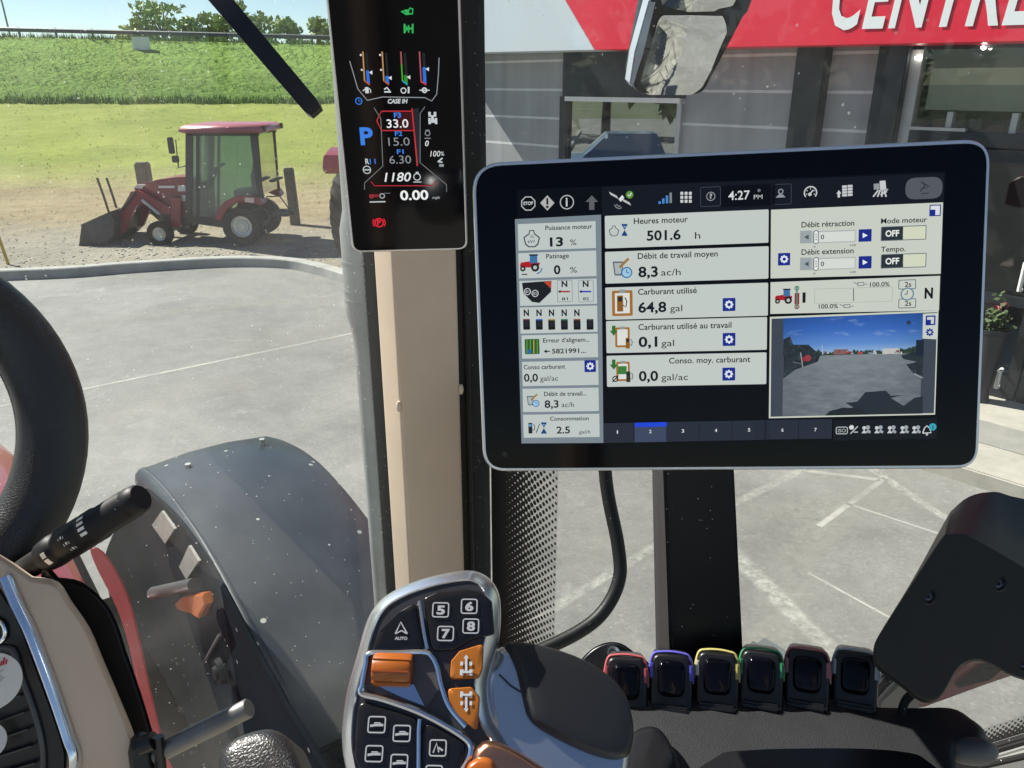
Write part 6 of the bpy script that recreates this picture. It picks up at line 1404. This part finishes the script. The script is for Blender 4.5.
def shopglass(name, refl, tint):
    m, nt, b = base_mat(name); L = nt.links.new; nt.nodes.remove(b); out = nt.nodes['Material Output']
    tr = N(nt, 'ShaderNodeBsdfTransparent'); tr.inputs['Color'].default_value = (*tint, 1); gl = N(nt, 'ShaderNodeBsdfGlossy'); gl.inputs['Roughness'].default_value = .01; gl.inputs['Color'].default_value = (.85, .9, .88, 1)
    ms = N(nt, 'ShaderNodeMixShader'); ms.inputs[0].default_value = refl; L(tr.outputs[0], ms.inputs[1]); L(gl.outputs[0], ms.inputs[2]); L(ms.outputs[0], out.inputs['Surface']); return m
G_win = shopglass('shop_window_glass', .36, (.3, .33, .32)); G_store = shopglass('storefront_glass', .06, (.7, .76, .72))
shop = thing('shop_building', 'grey metal clad shop with a white and red sign band and glazed entrance', 'shop', P0 + FN * -.5)
sL, sW0, sW1, sC2a, sC2b, sC3a, sC3b, sR = sx(430), sx(565), sx(683), sx(798), sx(827), sx(878), sx(907), sx(1240)
zt = 3.75; zw0, zw1 = 1.7, fs_(620, 99)[1]
m = MB(); fbox(m, sL, sW0, 0, zt, -.2, 0, M_sid); m.build('wall', shop)
m = MB(); fbox(m, sW1, sC3a, 0, zt, -.2, 0, M_sid); m.build('wall', shop)
m = MB(); fbox(m, sW0, sW1, 0, zw0, -.2, 0, M_sid); m.build('wall', shop)
m = MB(); fbox(m, sW0 - .02, sW1 + .04, zw1 + .02, zt, -.18, .03, M_dkcol); m.build('lintel_panel', shop)
m = MB(); fbox(m, sW0 - .06, sW0 + .05, 0, zw1 + .02, -.1, .035, M_dkcol); m.build('column', shop)
for a, b in ((sC2a, sC2b), (sC3a, sC3b)):
    m = MB(); fbox(m, a, b, 0, zt, -.1, .14, M_dkcol, .01); m.build('column', shop)
wf_ = None
m = MB(); fbox(m, sW0 + .05, sW1, zw1 - .035, zw1 + .02, -.02, .06, M_white); fbox(m, sW1 - .04, sW1 + .02, zw0, zw1 - .035, -.05, .045, M_alu); fbox(m, sW0 + .05, sW1 - .04, zw0, zw0 + .05, -.05, .045, M_alu); w_ = m.build('window_frame', shop)
m = MB(); m.sheet([FP(sW0 + .05, zw0 + .05, -.03), FP(sW1 - .04, zw0 + .05, -.03), FP(sW1 - .04, zw1 - .035, -.03), FP(sW0 + .05, zw1 - .035, -.03)], G_win); m.build('pane', w_, smooth=False)
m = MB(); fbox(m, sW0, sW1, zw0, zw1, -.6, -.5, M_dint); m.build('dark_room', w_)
# storefront
z1 = fs_(950, 49)[1]; zs = fs_(950, 131)[1]; zm = fs_(950, 114)[1]; zd = fs_(950, 68)[1]
m = MB(); 
for s0, s1 in ((sC3b - .01, sC3b + .10),): fbox(m, s0, s1, 0, z1, -.06, .05, M_alu)
for px in (955, 1021, 1090, 1160): fbox(m, sx(px) - .025, sx(px) + .025, zs, zm + .02, -.04, .03, M_alu)
fbox(m, sC3b + .10, sR, zs - .12, zs, -.05, .06, M_dkcol); fbox(m, sC3b + .10, sx(975), zs + .002, zs + .03, .0, .07, M_alu)
for px in (1012, 1125): fbox(m, sx(px) - .04, sx(px) + .04, zm + .02, z1, -.04, .03, M_dkcol) if px > 1100 else None
fbox(m, sC3b + .1, sR, z1, zt, -.1, .05, M_dkcol)
sf = m.build('storefront_frame', shop)
m = MB(); m.sheet([FP(sC3b + .1, zs, 0), FP(sR, zs, 0), FP(sR, z1, 0), FP(sC3b + .1, z1, 0)], G_store); m.build('pane', sf, smooth=False)
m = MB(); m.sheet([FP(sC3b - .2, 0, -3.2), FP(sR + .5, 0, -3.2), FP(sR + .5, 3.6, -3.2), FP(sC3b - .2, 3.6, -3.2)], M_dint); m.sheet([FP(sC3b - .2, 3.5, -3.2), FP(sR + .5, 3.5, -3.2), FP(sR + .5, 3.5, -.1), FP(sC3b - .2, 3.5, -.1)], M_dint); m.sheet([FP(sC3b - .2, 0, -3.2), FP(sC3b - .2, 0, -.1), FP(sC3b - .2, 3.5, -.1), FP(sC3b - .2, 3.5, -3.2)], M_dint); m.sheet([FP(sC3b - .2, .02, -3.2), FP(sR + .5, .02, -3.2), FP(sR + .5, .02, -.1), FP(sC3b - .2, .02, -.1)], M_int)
m.build('showroom', shop, smooth=False)
m = MB(); fbox(m, sC3b + .16, sR, zm + .03, zm + .03 + (zd - zm) * .92, -.10, -.06, pm('roller_blind', (.36, .40, .36), .8, var=.06, vscale=2)); m.build('roller_blind', shop)
M_lamp, nt_, b_n = base_mat('lamp_light'); b_n.inputs['Emission Color'].default_value = (1, .97, .9, 1); b_n.inputs['Emission Strength'].default_value = 12
for px, py in ((921, 58), (987, 48)):
    s, z = fs_(px, py, .0); p = FP(s, z, .09); m = MB(); m.lathe(p, -UP + FN * .8, [(.001, .012), (.014, .01), (.02, 0), (.001, -.01)], M_lamp, 14); m.build('ceiling_lamp', shop)
rnd = random.Random(9)
m = MB()
for k in range(14): s = sC3b + .2 + k * .16; fbox(m, s, s + rnd.uniform(.06, .14), zs + .01, zs + rnd.uniform(.05, .16), -.35, -.2, pm('shelf_goods_' + 'abc'[k % 3], ((.16, .05, .05), (.05, .05, .05), (.14, .12, .11))[k % 3], .6))
m.build('shelf_goods', shop)
# entrance doors
for k in range(2):
    s0 = sx(958) + k * 1.02; s1 = s0 + 1.0; zt_ = zs - .14; m = MB()
    for a, b in ((s0, s0 + .09), (s1 - .09, s1)): fbox(m, a, b, .13, zt_, -.06, .03, M_dkcol, .004)
    fbox(m, s0 + .09, s1 - .09, .13, .38, -.06, .03, M_dkcol, .004); fbox(m, s0 + .09, s1 - .09, zt_ - .1, zt_, -.06, .03, M_dkcol, .004); fbox(m, s0 + .09, s1 - .09, 1.0, 1.09, -.05, .025, M_dkcol, .004); d_ = m.build('door', shop)
    m = MB(); m.sheet([FP(s0 + .08, .3, -.01), FP(s1 - .08, .3, -.01), FP(s1 - .08, zt_ - .05, -.01), FP(s0 + .08, zt_ - .05, -.01)], G_store); m.build('pane', d_, smooth=False)
    (hx, ya, yb) = ((996, 388, 370), (1019, 291, 262))[k]; (sa, za), (sb_, zb_) = fs_(hx, ya, .09), fs_(hx, yb, .09); m = MB(); m.tube([FP(sa, za, .03), FP(sa, za, .09), FP(sa, zb_, .09), FP(sa, zb_, .03)], .02, M_white, 8); m.build('handle', d_)
# sign band
D_ = .55
def sp_(px, py): s, z = fs_(px, py, D_); return FP(s, z, D_)
bl, br, bm_ = sp_(425, 53.8), sp_(1240, 37.0), sp_(594.5, 50.0)
hi = UP * 1.35; tmid = sp_(565, 0); tm = bm_ + (tmid - bm_) * (1.35 / max(.01, tmid.z - bm_.z))
m = MB(); m.prism([bl, bm_, tm, bl + hi], -FN * .53, M_signw, .004); sb = m.build('sign_panel', shop, label='pale white sign panel')
m = MB(); m.prism([bm_ + FT * .002, br, br + hi, tm + FT * .002], -FN * .53, M_signr, .004); sr = m.build('sign_panel', shop, label='red sign panel with white letters')
spn = FixedPanel(FP(3, 3.6, D_ + .004), FN); a = Art(spn, z=.004); a.scale = 9.0 / FPX * .93
u0 = spn.uv(831, 27.5); u1 = spn.uv(1024, 22); rt = math.degrees(math.atan2(u1[1] - u0[1], u1[0] - u0[0]))
cap = 46
a.text('CENTRE', 829, 27.8, 1032, cap, pm('sign_letter_white', (.80, .82, .82), .4), 1, bold=.025, shear=.12, rot=rt, space=1.12); a.build('lettering', sr)
# roof and body behind
m = MB(); fbox(m, sL, sR, zt - .02, zt + .12, -9, .0, M_dkcol); m.build('roof', shop)
m = MB(); fbox(m, sL, sL + .2, 0, zt - .02, -9, -.205, M_sid); m.build('end_wall', shop)
dpv = (G(985, 490) - P0).dot(FN); dp1, dp2 = (G(1000, 440) - P0).dot(FN), (G(1000, 464) - P0).dot(FN)
m = MB(); pts = [FP(sL - .4, .0, .0), FP(sR, .0, .0), FP(sR, .0, dpv), FP(sL + 1.5, .0, dpv), FP(sL - .4, 0, .9)]
m.prism([p + UP * .13 for p in pts], -UP * .15, M_conc, .012); structure(m, 'pavement')
m = MB(); q = [FP(sx(700), .134, dp2), FP(sR, .134, dp2), FP(sR, .134, dp1), FP(sx(700), .134, dp1)]; m.sheet(q, pm('pavement_shadow', (.27, .26, .235), .85, var=.15, vscale=6)); structure(m, 'pavement_shadow', smooth=False)  # darker sheet painted as the shadow lying across the pavement
# planter with red flowers by the door
pc = PL(992, 335, P0 + FN * .22, FN); base = V3((pc.x, pc.y, .13))
pt_ = thing('flower_planter', 'dark planter of red flowers standing against the shop entrance', 'planter', base)
m = MB(); m.lathe(base, UP, [(.10, 0), (.08, .1), (.13, .66), (.145, .67), (.145, .70), (.12, .70), (.11, .66)], M_dkcol, 20, True); m.build('pot', pt_)
r = random.Random(4); m = MB(); fl = pm('petal_red', (.22, .012, .02), .6)
for k in range(260):
    d = V3((r.gauss(0, .05), r.gauss(0, .05), abs(r.gauss(0, .11)) + .68)); p = base + d; u = V3((r.gauss(0, 1), r.gauss(0, 1), r.gauss(0, 1))).normalized(); v = u.orthogonal().normalized(); s = r.uniform(.02, .045)
    m.add([p - u * s, p + v * s * .6, p + u * s, p - v * s * .6], [[0, 1, 2, 3]], fl if (d.z > .86 and k % 2 == 0) else leafm[2])
m.build('foliage', pt_, smooth=False)

# ================================================================== seen only in reflections: pickup and trees to the side
pk = thing('pickup', 'pale blue pickup parked at the far side, mirrored in the shop window', 'pickup', (-11.5, 9.2, 0))
M_blue = pm('car_blue', (.20, .30, .46), .25, 0, .5, coat=.5); 
prof = [(-.95, .35), (.95, .35), (.98, .8), (.95, 1.08), (.80, 1.12), (.66, 1.72), (.55, 1.84), (-.55, 1.84), (-.66, 1.72), (-.80, 1.12), (-.95, 1.08), (-.98, .8)]
m = MB(); O = V3((-11.5, 9.2, 0)); m.rings([[O + V3((x, y * s, z if z < 1.1 else 1.1 + (z - 1.1) * q)) for y, z in prof] for x, s, q in ((2.5, .9, .05), (2.35, 1, .08), (1.1, 1, .1), (.45, 1, 1), (-.9, 1, 1), (-1.2, 1, .08), (-2.6, 1, .06))], M_blue); m.build('body', pk, ang=30)
m = MB(); m.sheet([O + V3(p) for p in ((1.04, -.72, 1.18), (1.04, .72, 1.18), (.52, .60, 1.74), (.52, -.60, 1.74))], pm('windscreen_tint', (.02, .025, .03), .05, 0, 1)); m.build('windscreen', pk, smooth=False)
for x in (1.6, -1.6):
    for y in (-.85, .85): m = MB(); tyre(m, O + V3((x, y, .38)), (0, 1, 0), .38, .24, M_tyre, 24, .01, 28); w_ = m.build('wheel', pk); m = MB(); rim(m, O + V3((x, y, .38)), (0, 1, 0), .24, .22, M_rim, 1 if y > 0 else -1, 20); m.build('rim', w_)
pk.rotation_euler = (0, 0, R(90)); pk.scale = (1, 1, .87)
for i, (x, y, hh) in enumerate(((-34, 3, 7), (-38, 8, 8), (-36, -3, 7.5), (-40, -9, 8), (-37, 13, 6.5))):
    tree('tree', ['dark leafy tree at the lot edge outside the view', 'tallest tree of the row at the lot edge', 'broad tree at the lot edge near the tallest', 'last tree of the row at the lot edge', 'short tree at the field corner of the lot'][i], 'tree', (x, y, 0), hh, 6, [leafm[1], leafm[2], leafm[0]], 500, .55, .18, 'trees along the lot edge', 50 + i)

# ================================================================== LIGHT, SKY, CAMERA
sun_v = V3((-.66, .37, .70)).normalized()
ld = bpy.data.lights.new('sun', 'SUN'); ld.energy = 4.2; ld.angle = R(.55); ld.color = (1, .95, .87)
lo = bpy.data.objects.new('sun', ld); COL.objects.link(lo); lo.rotation_euler = sun_v.to_track_quat('Z', 'Y').to_euler()
w = bpy.data.worlds.new('World'); scene.world = w; w.use_nodes = True; nt = w.node_tree; bg = nt.nodes['Background']
sk = nt.nodes.new('ShaderNodeTexSky'); sk.sky_type = 'NISHITA'; sk.sun_disc = False
sk.sun_elevation = math.asin(sun_v.z); sk.sun_rotation = math.atan2(sun_v.x, sun_v.y); sk.air_density = 1.0; sk.dust_density = .1; sk.altitude = 1500; sk.ozone_density = 1.0
nt.links.new(sk.outputs[0], bg.inputs[0]); bg.inputs[1].default_value = .05
cd = bpy.data.cameras.new('camera'); cam = bpy.data.objects.new('camera', cd); COL.objects.link(cam)
cd.sensor_width = 36; cd.lens = FPX / 1024 * 36; cd.clip_start = .02; cd.clip_end = 4000
cam.location = EYE; cam.rotation_euler = (math.pi / 2 - PIT, 0, 0); scene.camera = cam
vs_ = scene.view_settings; vs_.view_transform = 'Standard'; vs_.look = 'None'; vs_.gamma = 1; vs_.exposure = EXPO; vs_.use_curve_mapping = False
scene.cycles.max_bounces = 8; scene.cycles.transparent_max_bounces = 16; scene.cycles.use_denoising = True; scene.cycles.sample_clamp_indirect = 6
